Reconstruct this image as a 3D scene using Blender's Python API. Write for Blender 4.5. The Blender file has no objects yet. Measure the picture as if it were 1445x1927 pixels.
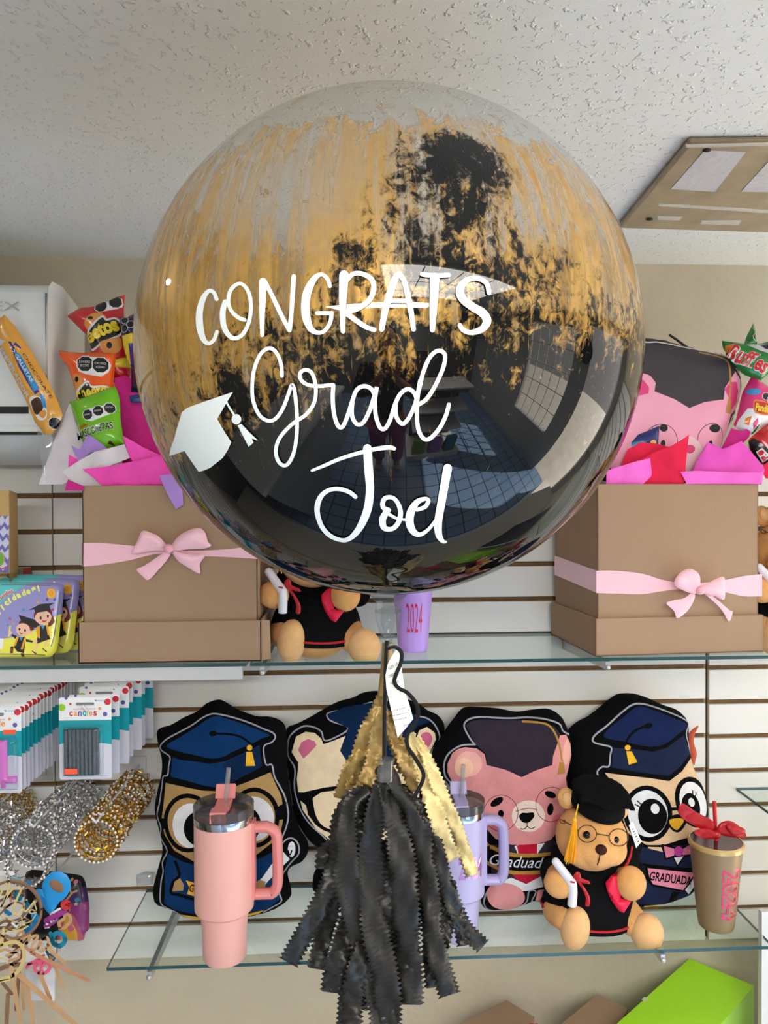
import bpy, bmesh, math, random
from mathutils import Vector as V, Matrix, Euler
from mathutils.geometry import delaunay_2d_cdt
random.seed(7)
PI = math.pi
sc = bpy.context.scene
COL = sc.collection

# ------------------------------------------------------------------ camera
F, CX, CY = 1445.0, 722.5, 963.5
CAM = V((0, 0, 1.6))
ROT = (Matrix.Rotation(math.radians(-2.75), 3, 'Z') @ Matrix.Rotation(math.radians(90 - 0.75), 3, 'X')
       @ Matrix.Rotation(math.radians(-0.25), 3, 'Z'))
cam_d = bpy.data.cameras.new('camera'); cam = bpy.data.objects.new('camera', cam_d); COL.objects.link(cam)
cam_d.sensor_fit = 'HORIZONTAL'; cam_d.sensor_width = 36; cam_d.lens = 36.0; cam_d.clip_start = 0.02
cam.location = CAM; cam.rotation_euler = ROT.to_euler(); sc.camera = cam

def ray(px, py): return ROT @ V(((px - CX) / F, -(py - CY) / F, -1.0))
YOFF = 0.0
def P(px, py, Y):
    r = ray(px, py); Y = Y + YOFF; return CAM + r * (Y / r.y)
def PZ(px, py, z):
    r = ray(px, py); return CAM + r * ((z - CAM.z) / r.z)
def PP(px, py, o, n):
    r = ray(px, py); return CAM + r * ((o - CAM).dot(n) / r.dot(n))
def proj(p):
    c = ROT.transposed() @ (p - CAM); return (CX + F * c.x / -c.z, CY - F * c.y / -c.z)

# ------------------------------------------------------------------ materials
def lin(c): return c / 12.92 if c <= .04045 else ((c + .055) / 1.055) ** 2.4
def rgb(c): return tuple(lin(x / 255.0) for x in c) + (1.0,)
_m = {}
def mat(name, c, rough=.5, metal=0.0, bump=0.0, bscale=200.0, vary=0.0, vscale=20.0, sheen=0.0, coat=0.0, trans=0.0,
        ior=1.45, emit=0.0, spec=.5, stretch=None):
    if name in _m: return _m[name]
    m = bpy.data.materials.new(name); m.use_nodes = True; _m[name] = m
    nt = m.node_tree; b = nt.nodes['Principled BSDF']
    b.inputs['Base Color'].default_value = rgb(c); b.inputs['Roughness'].default_value = rough
    b.inputs['Metallic'].default_value = metal; b.inputs['IOR'].default_value = ior
    b.inputs['Specular IOR Level'].default_value = spec
    if sheen: b.inputs['Sheen Weight'].default_value = sheen
    if coat: b.inputs['Coat Weight'].default_value = coat; b.inputs['Coat Roughness'].default_value = .08
    if trans: b.inputs['Transmission Weight'].default_value = trans
    if emit:
        b.inputs['Emission Color'].default_value = rgb(c); b.inputs['Emission Strength'].default_value = emit
    tc = None
    if bump or vary:
        tc = nt.nodes.new('ShaderNodeTexCoord'); src = tc.outputs['Object']
        if stretch:
            mp = nt.nodes.new('ShaderNodeMapping'); mp.inputs['Scale'].default_value = stretch
            nt.links.new(src, mp.inputs['Vector']); src = mp.outputs['Vector']
    if bump:
        n = nt.nodes.new('ShaderNodeTexNoise'); n.inputs['Scale'].default_value = bscale; n.inputs['Detail'].default_value = 4
        nt.links.new(src, n.inputs['Vector'])
        bp = nt.nodes.new('ShaderNodeBump'); bp.inputs['Strength'].default_value = bump; bp.inputs['Distance'].default_value = .004
        nt.links.new(n.outputs['Fac'], bp.inputs['Height']); nt.links.new(bp.outputs['Normal'], b.inputs['Normal'])
    if vary:
        n2 = nt.nodes.new('ShaderNodeTexNoise'); n2.inputs['Scale'].default_value = vscale; n2.inputs['Detail'].default_value = 5
        nt.links.new(src, n2.inputs['Vector'])
        hs = nt.nodes.new('ShaderNodeMapRange'); hs.inputs['From Min'].default_value = .3; hs.inputs['From Max'].default_value = .7
        hs.inputs['To Min'].default_value = 1 - vary; hs.inputs['To Max'].default_value = 1 + vary
        nt.links.new(n2.outputs['Fac'], hs.inputs['Value'])
        mx = nt.nodes.new('ShaderNodeVectorMath'); mx.operation = 'SCALE'; mx.inputs[0].default_value = rgb(c)[:3]
        nt.links.new(hs.outputs['Result'], mx.inputs['Scale']); nt.links.new(mx.outputs['Vector'], b.inputs['Base Color'])
    return m
def fab(name, c): return mat(name, c, .85, bump=.25, bscale=900, vary=.08, vscale=60, sheen=.25, spec=.2)
def plush(name, c): return mat(name, c, .9, bump=.5, bscale=500, vary=.08, vscale=40, sheen=.12 if sum(c) > 200 else 0.0, spec=.12)
def film(name, c): return mat(name, c, .22, bump=.35, bscale=45, coat=.5)
def tis(name, c): return mat(name, c, .75, bump=.3, bscale=60, vary=.05, spec=.2)
def card(name, c): return mat(name, c, .8, bump=.12, bscale=160, vary=.05, vscale=30, spec=.2)

def glass_mat(name, tint, ior=1.5, rough=0.0, opac=0.0):
    """thin clear sheet: see-through with fresnel shine"""
    if name in _m: return _m[name]
    m = bpy.data.materials.new(name); m.use_nodes = True; _m[name] = m; nt = m.node_tree
    for n in list(nt.nodes): nt.nodes.remove(n)
    out = nt.nodes.new('ShaderNodeOutputMaterial'); tr = nt.nodes.new('ShaderNodeBsdfTransparent'); tr.inputs[0].default_value = rgb(tint)
    gl = nt.nodes.new('ShaderNodeBsdfGlossy'); gl.inputs['Roughness'].default_value = rough
    fr = nt.nodes.new('ShaderNodeFresnel'); fr.inputs['IOR'].default_value = ior
    mx = nt.nodes.new('ShaderNodeMixShader'); ge = nt.nodes.new('ShaderNodeNewGeometry'); bf = nt.nodes.new('ShaderNodeMath'); bf.operation = 'MULTIPLY_ADD'
    bf.inputs[1].default_value = -1; bf.inputs[2].default_value = 1; nt.links.new(ge.outputs['Backfacing'], bf.inputs[0])
    fm = nt.nodes.new('ShaderNodeMath'); fm.operation = 'MULTIPLY'; nt.links.new(fr.outputs[0], fm.inputs[0]); nt.links.new(bf.outputs[0], fm.inputs[1]); nt.links.new(fm.outputs[0], mx.inputs[0])
    a = tr
    if opac:
        df = nt.nodes.new('ShaderNodeBsdfDiffuse'); df.inputs[0].default_value = rgb(tint)
        m2 = nt.nodes.new('ShaderNodeMixShader'); m2.inputs[0].default_value = opac
        nt.links.new(tr.outputs[0], m2.inputs[1]); nt.links.new(df.outputs[0], m2.inputs[2]); a = m2
    nt.links.new(a.outputs[0], mx.inputs[1]); nt.links.new(gl.outputs[0], mx.inputs[2]); nt.links.new(mx.outputs[0], out.inputs[0])
    return m

# ------------------------------------------------------------------ objects
def root(name, loc, label, cat, group=None):
    o = bpy.data.objects.new(name, None); COL.objects.link(o); o.location = loc; o.empty_display_size = .02
    tag(o, label, cat, group); return o
def tag(o, label=None, cat=None, group=None, kind=None):
    if label: o['label'] = label
    if cat: o['category'] = cat
    if group: o['group'] = group
    if kind: o['kind'] = kind
    return o
def dup(r, loc, label=None, rotz=None):
    c = r.copy(); COL.objects.link(c); c.location = loc
    if rotz is not None: c.rotation_euler[2] = rotz
    if label: c['label'] = label
    for ch in list(r.children):
        k = ch.copy(); COL.objects.link(k); k.parent = c; k.matrix_parent_inverse = ch.matrix_parent_inverse.copy()
        for g in list(ch.children):
            q = g.copy(); COL.objects.link(q); q.parent = k; q.matrix_parent_inverse = g.matrix_parent_inverse.copy()
    return c
def world_mat(o):
    M = Matrix.Translation(o.location) @ o.rotation_euler.to_matrix().to_4x4()
    return M if o.parent is None else world_mat(o.parent) @ o.matrix_parent_inverse @ M

class MB:
    """collects shapes into one mesh"""
    def __init__(s): s.v = []; s.f = []; s.m = []; s.mats = []
    def mi(s, m):
        if m not in s.mats: s.mats.append(m)
        return s.mats.index(m)
    def add(s, vs, fs, m):
        o = len(s.v); s.v += [V(x) for x in vs]; i = s.mi(m)
        for f in fs: s.f.append(tuple(o + k for k in f)); s.m.append(i)
    def box(s, lo, hi, m, X=None):
        vs = [V((x, y, z)) for z in (lo[2], hi[2]) for y in (lo[1], hi[1]) for x in (lo[0], hi[0])]
        if X is not None: vs = [X @ v for v in vs]
        s.add(vs, [(0, 2, 3, 1), (4, 5, 7, 6), (0, 1, 5, 4), (2, 6, 7, 3), (0, 4, 6, 2), (1, 3, 7, 5)], m)
    def ell(s, c, r, m, R=None, nu=20, nv=12, fn=None):
        vs = []; c = V(c)
        if not hasattr(r, '__len__'): r = (r, r, r)
        for j in range(nv + 1):
            a = -PI / 2 + PI * j / nv
            for i in range(nu):
                b = 2 * PI * i / nu
                d = V((math.cos(a) * math.cos(b) * r[0], math.cos(a) * math.sin(b) * r[1], math.sin(a) * r[2]))
                if fn: d = fn(d)
                if R is not None: d = R @ d
                vs.append(c + d)
        s.add(vs, [(j * nu + i, j * nu + (i + 1) % nu, (j + 1) * nu + (i + 1) % nu, (j + 1) * nu + i) for j in range(nv) for i in range(nu)], m)
    def lathe(s, prof, m, X, nu=32, cap=True):
        """profile list of (r, z); X 4x4"""
        vs = []; k = len(prof)
        for r, z in prof:
            for i in range(nu):
                b = 2 * PI * i / nu; vs.append(X @ V((r * math.cos(b), r * math.sin(b), z)))
        fs = [(j * nu + i, j * nu + (i + 1) % nu, (j + 1) * nu + (i + 1) % nu, (j + 1) * nu + i) for j in range(k - 1) for i in range(nu)]
        if cap: fs += [tuple(reversed(range(nu))), tuple(range((k - 1) * nu, k * nu))]
        s.add(vs, fs, m)
    def tube(s, pts, rad, m, n=8, closed=False, flat=1.0, up=None):
        pts = [V(p) for p in pts]; k = len(pts)
        rs = rad if hasattr(rad, '__len__') else [rad] * k
        vs = []; pu = None
        for i, p in enumerate(pts):
            if closed: t = pts[(i + 1) % k] - pts[i - 1]
            else: t = pts[min(i + 1, k - 1)] - pts[max(i - 1, 0)]
            t.normalize()
            if pu is None:
                u = V(up) if up is not None else (V((0, 0, 1)) if abs(t.z) < .9 else V((1, 0, 0)))
            else: u = pu
            u = (u - t * u.dot(t)).normalized(); w = t.cross(u); pu = u
            for j in range(n):
                a = 2 * PI * j / n; vs.append(p + (u * math.cos(a) + w * math.sin(a) * flat) * rs[i])
        fs = []
        for i in range(k if closed else k - 1):
            a, b = i * n, ((i + 1) % k) * n
            fs += [(a + j, a + (j + 1) % n, b + (j + 1) % n, b + j) for j in range(n)]
        if not closed: fs += [tuple(reversed(range(n))), tuple(range((k - 1) * n, k * n))]
        s.add(vs, fs, m)
    def capsule(s, p0, r0, p1, r1, m, n=18):
        p0, p1 = V(p0), V(p1); d = p1 - p0; L = d.length; d.normalize()
        q = V((0, 0, 1)).rotation_difference(d).to_matrix().to_4x4(); X = Matrix.Translation(p0) @ q
        prof = [(max(1e-5, r0 * math.cos(a)), r0 * math.sin(a)) for a in [-PI / 2 + PI / 2 * i / 7 for i in range(8)]]
        prof += [(max(1e-5, r1 * math.cos(a)), L + r1 * math.sin(a)) for a in [PI / 2 * i / 7 for i in range(8)]]
        s.lathe(prof, m, X, n, False)
    def build(s, name, parent=None, smooth=True, angle=50, loc=None):
        me = bpy.data.meshes.new(name)
        off = V(loc) if loc is not None else V((0, 0, 0))
        me.from_pydata([v - off for v in s.v], [], s.f)
        for m in s.mats: me.materials.append(m)
        me.polygons.foreach_set('material_index', s.m)
        if smooth:
            me.polygons.foreach_set('use_smooth', [True] * len(s.f))
            try: me.set_sharp_from_angle(angle=math.radians(angle))
            except Exception: pass
        me.validate(); me.update()
        o = bpy.data.objects.new(name, me); COL.objects.link(o); o.location = off
        if parent is not None:
            o.parent = parent; o.matrix_parent_inverse = world_mat(parent).inverted()
        return o

# ------------------------------------------------------------------ 2D helpers
def cr(pts, n=8, closed=False):
    """Catmull-Rom through points of any dimension"""
    k = len(pts); out = []
    if k < 3 and not closed: 
        return [tuple(a + (b - a) * t / n for a, b in zip(pts[0], pts[-1])) for t in range(n + 1)]
    for i in range(k if closed else k - 1):
        g = lambda j: pts[j % k] if closed else pts[max(0, min(k - 1, j))]
        a, b, c, d = g(i - 1), g(i), g(i + 1), g(i + 2)
        for t in range(n):
            u = t / n
            out.append(tuple(.5 * (2 * q + (r - p) * u + (2 * p - 5 * q + 4 * r - s_) * u * u + (3 * q - p - 3 * r + s_) * u ** 3)
                             for p, q, r, s_ in zip(a, b, c, d)))
    if not closed: out.append(tuple(pts[-1]))
    return out
def inpoly(x, y, P_):
    c = False; j = len(P_) - 1
    for i in range(len(P_)):
        xi, yi = P_[i]; xj, yj = P_[j]
        if (yi > y) != (yj > y) and x < (xj - xi) * (y - yi) / (yj - yi) + xi: c = not c
        j = i
    return c
def segd(x, y, a, b):
    dx, dy = b[0] - a[0], b[1] - a[1]; L = dx * dx + dy * dy
    t = 0 if L == 0 else max(0, min(1, ((x - a[0]) * dx + (y - a[1]) * dy) / L))
    return math.hypot(x - a[0] - t * dx, y - a[1] - t * dy)
def ellp(cx, cy, rx, ry, rot=0, n=28):
    c, s_ = math.cos(math.radians(rot)), math.sin(math.radians(rot))
    return [(cx + rx * math.cos(t) * c - ry * math.sin(t) * s_, cy + rx * math.cos(t) * s_ + ry * math.sin(t) * c)
            for t in [2 * PI * i / n for i in range(n)]]
def zc(ox, oy, s):
    f = lambda p: (ox + p[0] / s, oy + p[1] / s) + tuple(w / s for w in p[2:])
    return lambda pts: [f(p) for p in pts]

class Frame:
    """a plane in the place: px <-> local metres <-> world"""
    def __init__(s, px0, py0, Y0, px1, py1, Y1, yaw=0.0):
        s.o = P(px0, py0, Y0); t = P(px1, py1, Y1)
        a = math.radians(yaw); s.U = V((math.cos(a), math.sin(a), 0))
        w = t - s.o; s.W = (w - s.U * w.dot(s.U)).normalized(); s.N = s.U.cross(s.W)
    def l(s, px, py):
        d = PP(px, py, s.o, s.N) - s.o; return (d.dot(s.U), d.dot(s.W))
    def L(s, pts): return [s.l(*p[:2]) for p in pts]
    def w(s, u, v, h=0.0): return s.o + s.U * u + s.W * v + s.N * h
class LFrame(Frame):
    """plane given directly"""
    def __init__(s, o, U, W): s.o = V(o); s.U = V(U).normalized(); s.W = V(W).normalized(); s.N = s.U.cross(s.W)

_txt = {}
def text_mesh(t, bold=0.0, shear=0.0):
    k = (t, bold, shear)
    if k in _txt: return _txt[k]
    c = bpy.data.curves.new('t', 'FONT'); c.body = t; c.offset = bold; c.shear = shear; c.resolution_u = 3
    o = bpy.data.objects.new('t', c); COL.objects.link(o)
    me = bpy.data.meshes.new_from_object(o.evaluated_get(bpy.context.evaluated_depsgraph_get()))
    vs = [(v.co.x, v.co.y) for v in me.vertices]; fs = [tuple(p.vertices) for p in me.polygons]
    bpy.data.objects.remove(o); bpy.data.curves.remove(c); bpy.data.meshes.remove(me)
    x0 = min(v[0] for v in vs); x1 = max(v[0] for v in vs); y0 = min(v[1] for v in vs); y1 = max(v[1] for v in vs)
    vs = [((x - x0) / (x1 - x0), (y - y0) / (y1 - y0)) for x, y in vs]
    _txt[k] = (vs, fs); return _txt[k]

def art(mb, fr, outline, layers, base, thick=.03, D=.05, grid=None, back=None, h0=0.0, texts=(), zf=None, powr=.5, backflat=False, wob=0.0):
    """A padded shape: outline (local metres) puffed to `thick`, its printed pattern cut into the surface as areas of other materials.
    layers: ('p',pts,m) ('s',pts,w,m) in local metres. texts: (string, (u,v) origin, udir, vdir, m, bold, shear)"""
    K = 1000.0
    if grid is None: grid = D / 4
    us = [p[0] for p in outline]; vs = [p[1] for p in outline]
    pts = [V((u * K, v * K)) for u, v in outline]; n0 = len(pts)
    edges = [(i, (i + 1) % n0) for i in range(n0)]
    u = min(us) + grid / 2
    while u < max(us):
        v = min(vs) + grid / 2
        while v < max(vs):
            a, b = u + random.uniform(-.15, .15) * grid, v + random.uniform(-.15, .15) * grid
            if inpoly(a, b, outline): pts.append(V((a * K, b * K)))
            v += grid
        u += grid
    def addpoly(P_, closed=True):
        o = len(pts); pts.extend(V((a * K, b * K)) for a, b in P_)
        edges.extend((o + i, o + i + 1) for i in range(len(P_) - 1))
        if closed: edges.append((o + len(P_) - 1, o))
    for L in layers:
        if L[0] == 'p': addpoly(L[1])
        else:
            q, w = L[1], L[2] / 2; A, B = [], []
            for i in range(len(q)):
                a, b = q[max(0, i - 1)], q[min(len(q) - 1, i + 1)]; dx, dy = b[0] - a[0], b[1] - a[1]; ln = math.hypot(dx, dy) or 1
                A.append((q[i][0] - dy / ln * w, q[i][1] + dx / ln * w)); B.append((q[i][0] + dy / ln * w, q[i][1] - dx / ln * w))
            addpoly(A + B[::-1])
    vo, eo, fo, _, _, _ = delaunay_2d_cdt(pts, edges, [], 0, 1e-3)
    co = [(p.x / K, p.y / K) for p in vo]
    tri = []
    boxes = []
    for L in layers:
        xs = [p[0] for p in L[1]]; ys = [p[1] for p in L[1]]; e = L[2] if L[0] == 's' else 0
        boxes.append((min(xs) - e, max(xs) + e, min(ys) - e, max(ys) + e))
    for f in fo:
        cx = sum(co[i][0] for i in f) / 3; cy = sum(co[i][1] for i in f) / 3
        if not inpoly(cx, cy, outline): continue
        m = base
        for L, bb in zip(reversed(layers), reversed(boxes)):
            if not (bb[0] <= cx <= bb[1] and bb[2] <= cy <= bb[3]): continue
            if L[0] == 'p':
                if inpoly(cx, cy, L[1]): m = L[2]; break
            else:
                q = L[1]; w = L[2] / 2
                if any(segd(cx, cy, q[i], q[i + 1]) <= w for i in range(len(q) - 1)): m = L[3]; break
        tri.append((f, m))
    used = sorted({i for f, _ in tri for i in f}); ix = {k: i for i, k in enumerate(used)}
    def hh(a, b):
        d = min(segd(a, b, outline[i - 1], outline[i]) for i in range(len(outline)))
        t = min(1, d / D); h = thick * (1 - (1 - t) ** 2) ** powr
        if wob: h += wob * t * (math.sin(a * 61 + b * 23) + math.sin(b * 71 - a * 37 + 1) + .6 * math.sin(a * 140 + 2) * math.sin(b * 133))
        return h
    H = {k: hh(*co[k]) for k in used}
    w = zf or (lambda a, b, h: fr.w(a, b, h))
    top = [w(co[k][0], co[k][1], h0 + H[k]) for k in used]
    groups = {}
    for f, m in tri: groups.setdefault(m, []).append(tuple(ix[i] for i in f))
    off = len(mb.v); mb.v += top
    for m, fs in groups.items():
        i = mb.mi(m)
        for f in fs:
            mb.f.append(tuple(off + k for k in f)); mb.m.append(i)
    if back is not None:
        off = len(mb.v); mb.v += [w(co[k][0], co[k][1], h0 - (0.0006 if backflat else H[k])) for k in used]; i = mb.mi(back)
        for f, m in tri:
            mb.f.append(tuple(off + ix[k] for k in reversed(f))); mb.m.append(i)
    for t in texts:
        s_, o, du, dv, m = t[:5]; bold = t[5] if len(t) > 5 else 0; sh = t[6] if len(t) > 6 else 0; lift = t[7] if len(t) > 7 else .0007
        tv, tf = text_mesh(s_, bold, sh)
        cs = [(o[0] + x * du[0] + y * dv[0], o[1] + x * du[1] + y * dv[1]) for x, y in tv]
        mb.add([w(a, b, h0 + hh(a, b) + lift) for a, b in cs], tf, m)
    return mb
def lay(fr, conv, L, sm=6):
    """layers written in zoom coordinates -> local metres"""
    out = []
    sc_ = lambda q: fr.L(conv(q))
    for l in L:
        if l[0] == 'p': out.append(('p', sc_(l[1]), l[2]))
        elif l[0] == 'c': out.append(('p', sc_(cr(l[1], sm, True)), l[2]))
        elif l[0] == 'e': out.append(('p', sc_(ellp(*l[1])), l[2]))
        elif l[0] in ('s', 'S', 'r'):
            q = ellp(*l[1]) if l[0] == 'r' else l[1]
            if l[0] == 'r': q = q + [q[0]]
            if l[0] == 's': q = cr(q, sm)
            a = sc_(q); o = sc_([(q[0][0] + l[2], q[0][1])])[0]
            out.append(('s', a, math.hypot(o[0] - a[0][0], o[1] - a[0][1]), l[3]))
    return out
def ltext(fr, conv, s_, x, y, w, h, m, ang=0, bold=0, shear=0, lift=.0007):
    """text in zoom coordinates: x,y bottom-left, w wide, h high, ang degrees counter-clockwise"""
    a = math.radians(ang)
    p0, p1, p2 = fr.L(conv([(x, y), (x + w * math.cos(a), y - w * math.sin(a)), (x - h * math.sin(a), y - h * math.cos(a))]))
    return (s_, p0, (p1[0] - p0[0], p1[1] - p0[1]), (p2[0] - p0[0], p2[1] - p0[1]), m, bold, shear, lift)

def stroke(mb, pts, mapf, m, thick=0.0, caps=True, n=6, smooth=True):
    """flat stroke of varying width along px points (x,y,w); mapf(x,y,h)->world; thick>0 gives it real thickness"""
    q = cr(pts, n) if smooth else pts
    Lf, Rt = [], []
    for i, (x, y, w) in enumerate(q):
        a, b = q[max(0, i - 1)], q[min(len(q) - 1, i + 1)]; dx, dy = b[0] - a[0], b[1] - a[1]; ln = math.hypot(dx, dy) or 1
        Lf.append((x - dy / ln * w / 2, y + dx / ln * w / 2)); Rt.append((x + dy / ln * w / 2, y - dx / ln * w / 2))
    k = len(q)
    if caps:
        def cap(i, j):
            x, y, w = q[i]; a = math.atan2(q[i][1] - q[j][1], q[i][0] - q[j][0])
            return [(x + math.cos(a + t) * w / 2, y + math.sin(a + t) * w / 2) for t in [PI / 2 - PI * s_ / 6 for s_ in range(1, 6)]]
        c1 = cap(k - 1, k - 2); c0 = cap(0, 1)
    hs = [thick] if not thick else [thick, 0.0]
    idx = []
    for h in hs:
        o = len(mb.v); i = mb.mi(m)
        mb.v += [mapf(x, y, h) for x, y in Lf] + [mapf(x, y, h) for x, y in Rt]
        fs = [(o + a, o + a + 1, o + k + a + 1, o + k + a) for a in range(k - 1)]
        if caps:
            o2 = len(mb.v); mb.v += [mapf(x, y, h) for x, y in c1 + c0]
            fs += [tuple([o + k - 1] + [o2 + t for t in range(5)] + [o + 2 * k - 1]), tuple([o + k] + [o2 + 5 + t for t in range(5)] + [o])]
        mb.f += fs; mb.m += [i] * len(fs)
        idx.append((o, len(mb.v)))
    if thick:
        a0, b0 = idx[0][0], idx[1][0]; i = mb.mi(m)
        loop = list(range(k)) + ([2 * k + t for t in range(5)] if caps else []) + list(range(2 * k - 1, k - 1, -1)) + ([2 * k + 5 + t for t in range(5)] if caps else [])
        for a, b in zip(loop, loop[1:] + loop[:1]):
            mb.f.append((a0 + a, a0 + b, b0 + b, b0 + a)); mb.m.append(i)
LAMP_A, FILL_LAMP, LAMP_C, SKY, SUN, EXPO = 14, 46, 50, 1.9, 36.0, -0.03

# ================================================================== setting
WY = 1.63; ZC = 2.115; ZS1 = 1.318; ZS2 = 0.786; YF = 1.357
XL, XR, YB = -1.7, 2.1, -2.6
m_white = mat('slat_white', (226, 223, 218), .38, vary=.015, vscale=6)
m_mdf = mat('groove_brown', (112, 84, 52), .8, vary=.15, vscale=60)
m_wall = mat('wall_paint', (194, 184, 163), .75, bump=.35, bscale=70, vary=.05, vscale=7)
m_grey2 = mat('wall_dark_grey', (118, 118, 114), .7, bump=.2, bscale=60); m_grey = mat('wall_grey', (176, 174, 168), .7, bump=.2, bscale=60)  # left and front walls are a darker grey, which also lowers the ambient bounce

def ceiling_mat():
    m = bpy.data.materials.new('stippled_ceiling'); m.use_nodes = True; nt = m.node_tree; b = nt.nodes['Principled BSDF']
    b.inputs['Base Color'].default_value = rgb((228, 227, 222)); b.inputs['Roughness'].default_value = .7; b.inputs['Specular IOR Level'].default_value = .3
    tc = nt.nodes.new('ShaderNodeTexCoord')
    no = nt.nodes.new('ShaderNodeTexNoise'); no.inputs['Scale'].default_value = 110; no.inputs['Detail'].default_value = 2; no.inputs['Roughness'].default_value = .5
    nt.links.new(tc.outputs['Object'], no.inputs['Vector'])
    mr = nt.nodes.new('ShaderNodeMapRange'); mr.interpolation_type = 'SMOOTHSTEP'
    mr.inputs['From Min'].default_value = .58; mr.inputs['From Max'].default_value = .70
    nt.links.new(no.outputs['Fac'], mr.inputs['Value'])
    n2 = nt.nodes.new('ShaderNodeTexNoise'); n2.inputs['Scale'].default_value = 260; n2.inputs['Detail'].default_value = 3
    nt.links.new(tc.outputs['Object'], n2.inputs['Vector'])
    ad = nt.nodes.new('ShaderNodeMath'); ad.operation = 'MULTIPLY_ADD'; ad.inputs[1].default_value = .12
    nt.links.new(n2.outputs['Fac'], ad.inputs[0]); nt.links.new(mr.outputs['Result'], ad.inputs[2])
    bp = nt.nodes.new('ShaderNodeBump'); bp.inputs['Strength'].default_value = .55; bp.inputs['Distance'].default_value = .004
    nt.links.new(ad.outputs[0], bp.inputs['Height']); nt.links.new(bp.outputs['Normal'], b.inputs['Normal'])
    return m
def floor_mat():
    m = bpy.data.materials.new('blue_floor_tiles'); m.use_nodes = True; nt = m.node_tree; b = nt.nodes['Principled BSDF']
    tc = nt.nodes.new('ShaderNodeTexCoord'); br = nt.nodes.new('ShaderNodeTexBrick'); br.offset = 0
    br.inputs['Scale'].default_value = 1; br.inputs['Brick Width'].default_value = .2; br.inputs['Row Height'].default_value = .2
    br.inputs['Mortar Size'].default_value = .006
    br.inputs['Color1'].default_value = rgb((132, 160, 192)); br.inputs['Color2'].default_value = rgb((118, 148, 184)); br.inputs['Mortar'].default_value = rgb((35, 50, 80))
    nt.links.new(tc.outputs['Object'], br.inputs['Vector']); nt.links.new(br.outputs['Color'], b.inputs['Base Color']); b.inputs['Roughness'].default_value = .3
    return m

def shell(name, lo, hi, m):
    b = MB(); b.box(lo, hi, m); return tag(b.build(name, None, False), kind='structure')
shell('ceiling', (XL - .1, YB - .1, ZC), (XR + .1, WY + .1, ZC + .1), ceiling_mat())
shell('floor', (XL - .1, YB - .1, -.1), (XR + .1, WY + .1, 0), floor_mat())
shell('wall_back', (XL - .1, WY + .018, 0), (XR + .1, WY + .12, ZC), m_wall)
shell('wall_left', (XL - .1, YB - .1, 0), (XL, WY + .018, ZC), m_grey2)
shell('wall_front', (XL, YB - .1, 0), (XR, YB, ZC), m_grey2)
# right wall with a shop window and the open doorway to the street
b = MB()
WIN = (-.75, .22, .55, 1.95); DOOR = (.58, 1.45, 0, 2.0)
for lo, hi in (((XR, YB, 0), (XR + .1, WIN[0], ZC)), ((XR, WIN[0], 0), (XR + .1, WIN[1], WIN[2])), ((XR, WIN[0], WIN[3]), (XR + .1, WIN[1], ZC)),
               ((XR, WIN[1], 0), (XR + .1, DOOR[0], ZC)), ((XR, DOOR[0], DOOR[3]), (XR + .1, DOOR[1], ZC)), ((XR, DOOR[1], 0), (XR + .1, WY + .018, ZC))):
    b.box(lo, hi, m_grey)
tag(b.build('wall_right', None, False), kind='structure')
b = MB(); m_iron = mat('white_iron', (225, 225, 225), .4)
for k in range(6):
    y = WIN[0] + (WIN[1] - WIN[0]) * k / 5; b.box((XR + .03, y - .006, WIN[2]), (XR + .05, y + .006, WIN[3]), m_iron)
for k in range(6):
    z = WIN[2] + (WIN[3] - WIN[2]) * k / 5; b.box((XR + .03, WIN[0], z - .006), (XR + .05, WIN[1], z + .006), m_iron)
tag(b.build('window_1', None, False), kind='structure')
shell('exterior_pavement', (XR + .1, -6, -.12), (9, 7, -.02), mat('pavement', (206, 200, 188), .8, vary=.1, vscale=3))

# slatwall: white boards with brown grooves
def slats(name, x0, x1, dz=0.0, z_top=1.692, z_bot=.640):
    b = MB(); b.box((x0, WY + .0085, z_bot), (x1, WY + .017, z_top), m_mdf)
    g = [1.6165 - .0754 * k - dz for k in range(13)]
    edges = [z_top] + [x for k in g for x in (k + .0052, k - .0052)] + [z_bot]
    for i in range(0, len(edges), 2):
        if edges[i] - edges[i + 1] < .004: continue
        b.box((x0 + .0006, WY, edges[i + 1]), (x1 - .0006, WY + .0088, edges[i]), m_white)
    o = tag(b.build(name, None, False), kind='structure')
    bv = o.modifiers.new('b', 'BEVEL'); bv.width = .0008; bv.segments = 2
slats('trim_1', -.612, .7775); slats('trim_2', .7845, 2.0, .003); slats('trim_3', -1.65, -.6135, .0005)

# ------------------------------------------------------------------ shelves
m_glass = glass_mat('shelf_glass', (246, 250, 248), 1.38)
m_edge = mat('glass_edge', (38, 74, 76), .15, spec=.6)
m_alu = mat('aluminium', (190, 190, 192), .35, metal=.7)
def glass_shelf(x0, x1, z, label, brackets, y0=YF, t=.006):
    r = root('glass_shelf', (x0, WY, z), label, 'shelf', None)
    b = MB(); b.box((x0, y0, z - t), (x1, WY - .001, z), m_glass); o = b.build('glass_sheet', r, False)
    for i in (2, 4, 5):
        pass
    me = o.data; me.materials.append(m_edge)
    for p in me.polygons:
        if abs(p.normal.z) < .5: p.material_index = 1
    for x in brackets:
        b = MB()
        n = [V((x, WY - .001, z - t - .03)), V((x, WY - .001, z - t)), V((x, y0 - .006, z - t)), V((x, y0 - .006, z - t - .014))]
        vs = [p + V((-.004, 0, 0)) for p in n] + [p + V((.004, 0, 0)) for p in n]
        b.add(vs, [(0, 1, 2, 3), (7, 6, 5, 4), (0, 4, 5, 1), (1, 5, 6, 2), (2, 6, 7, 3), (3, 7, 4, 0)], m_alu)
        b.ell((x, y0 - .006, z - t - .010), .005, m_alu, nu=10, nv=8)
        b.build('bracket', r)
    return r
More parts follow.
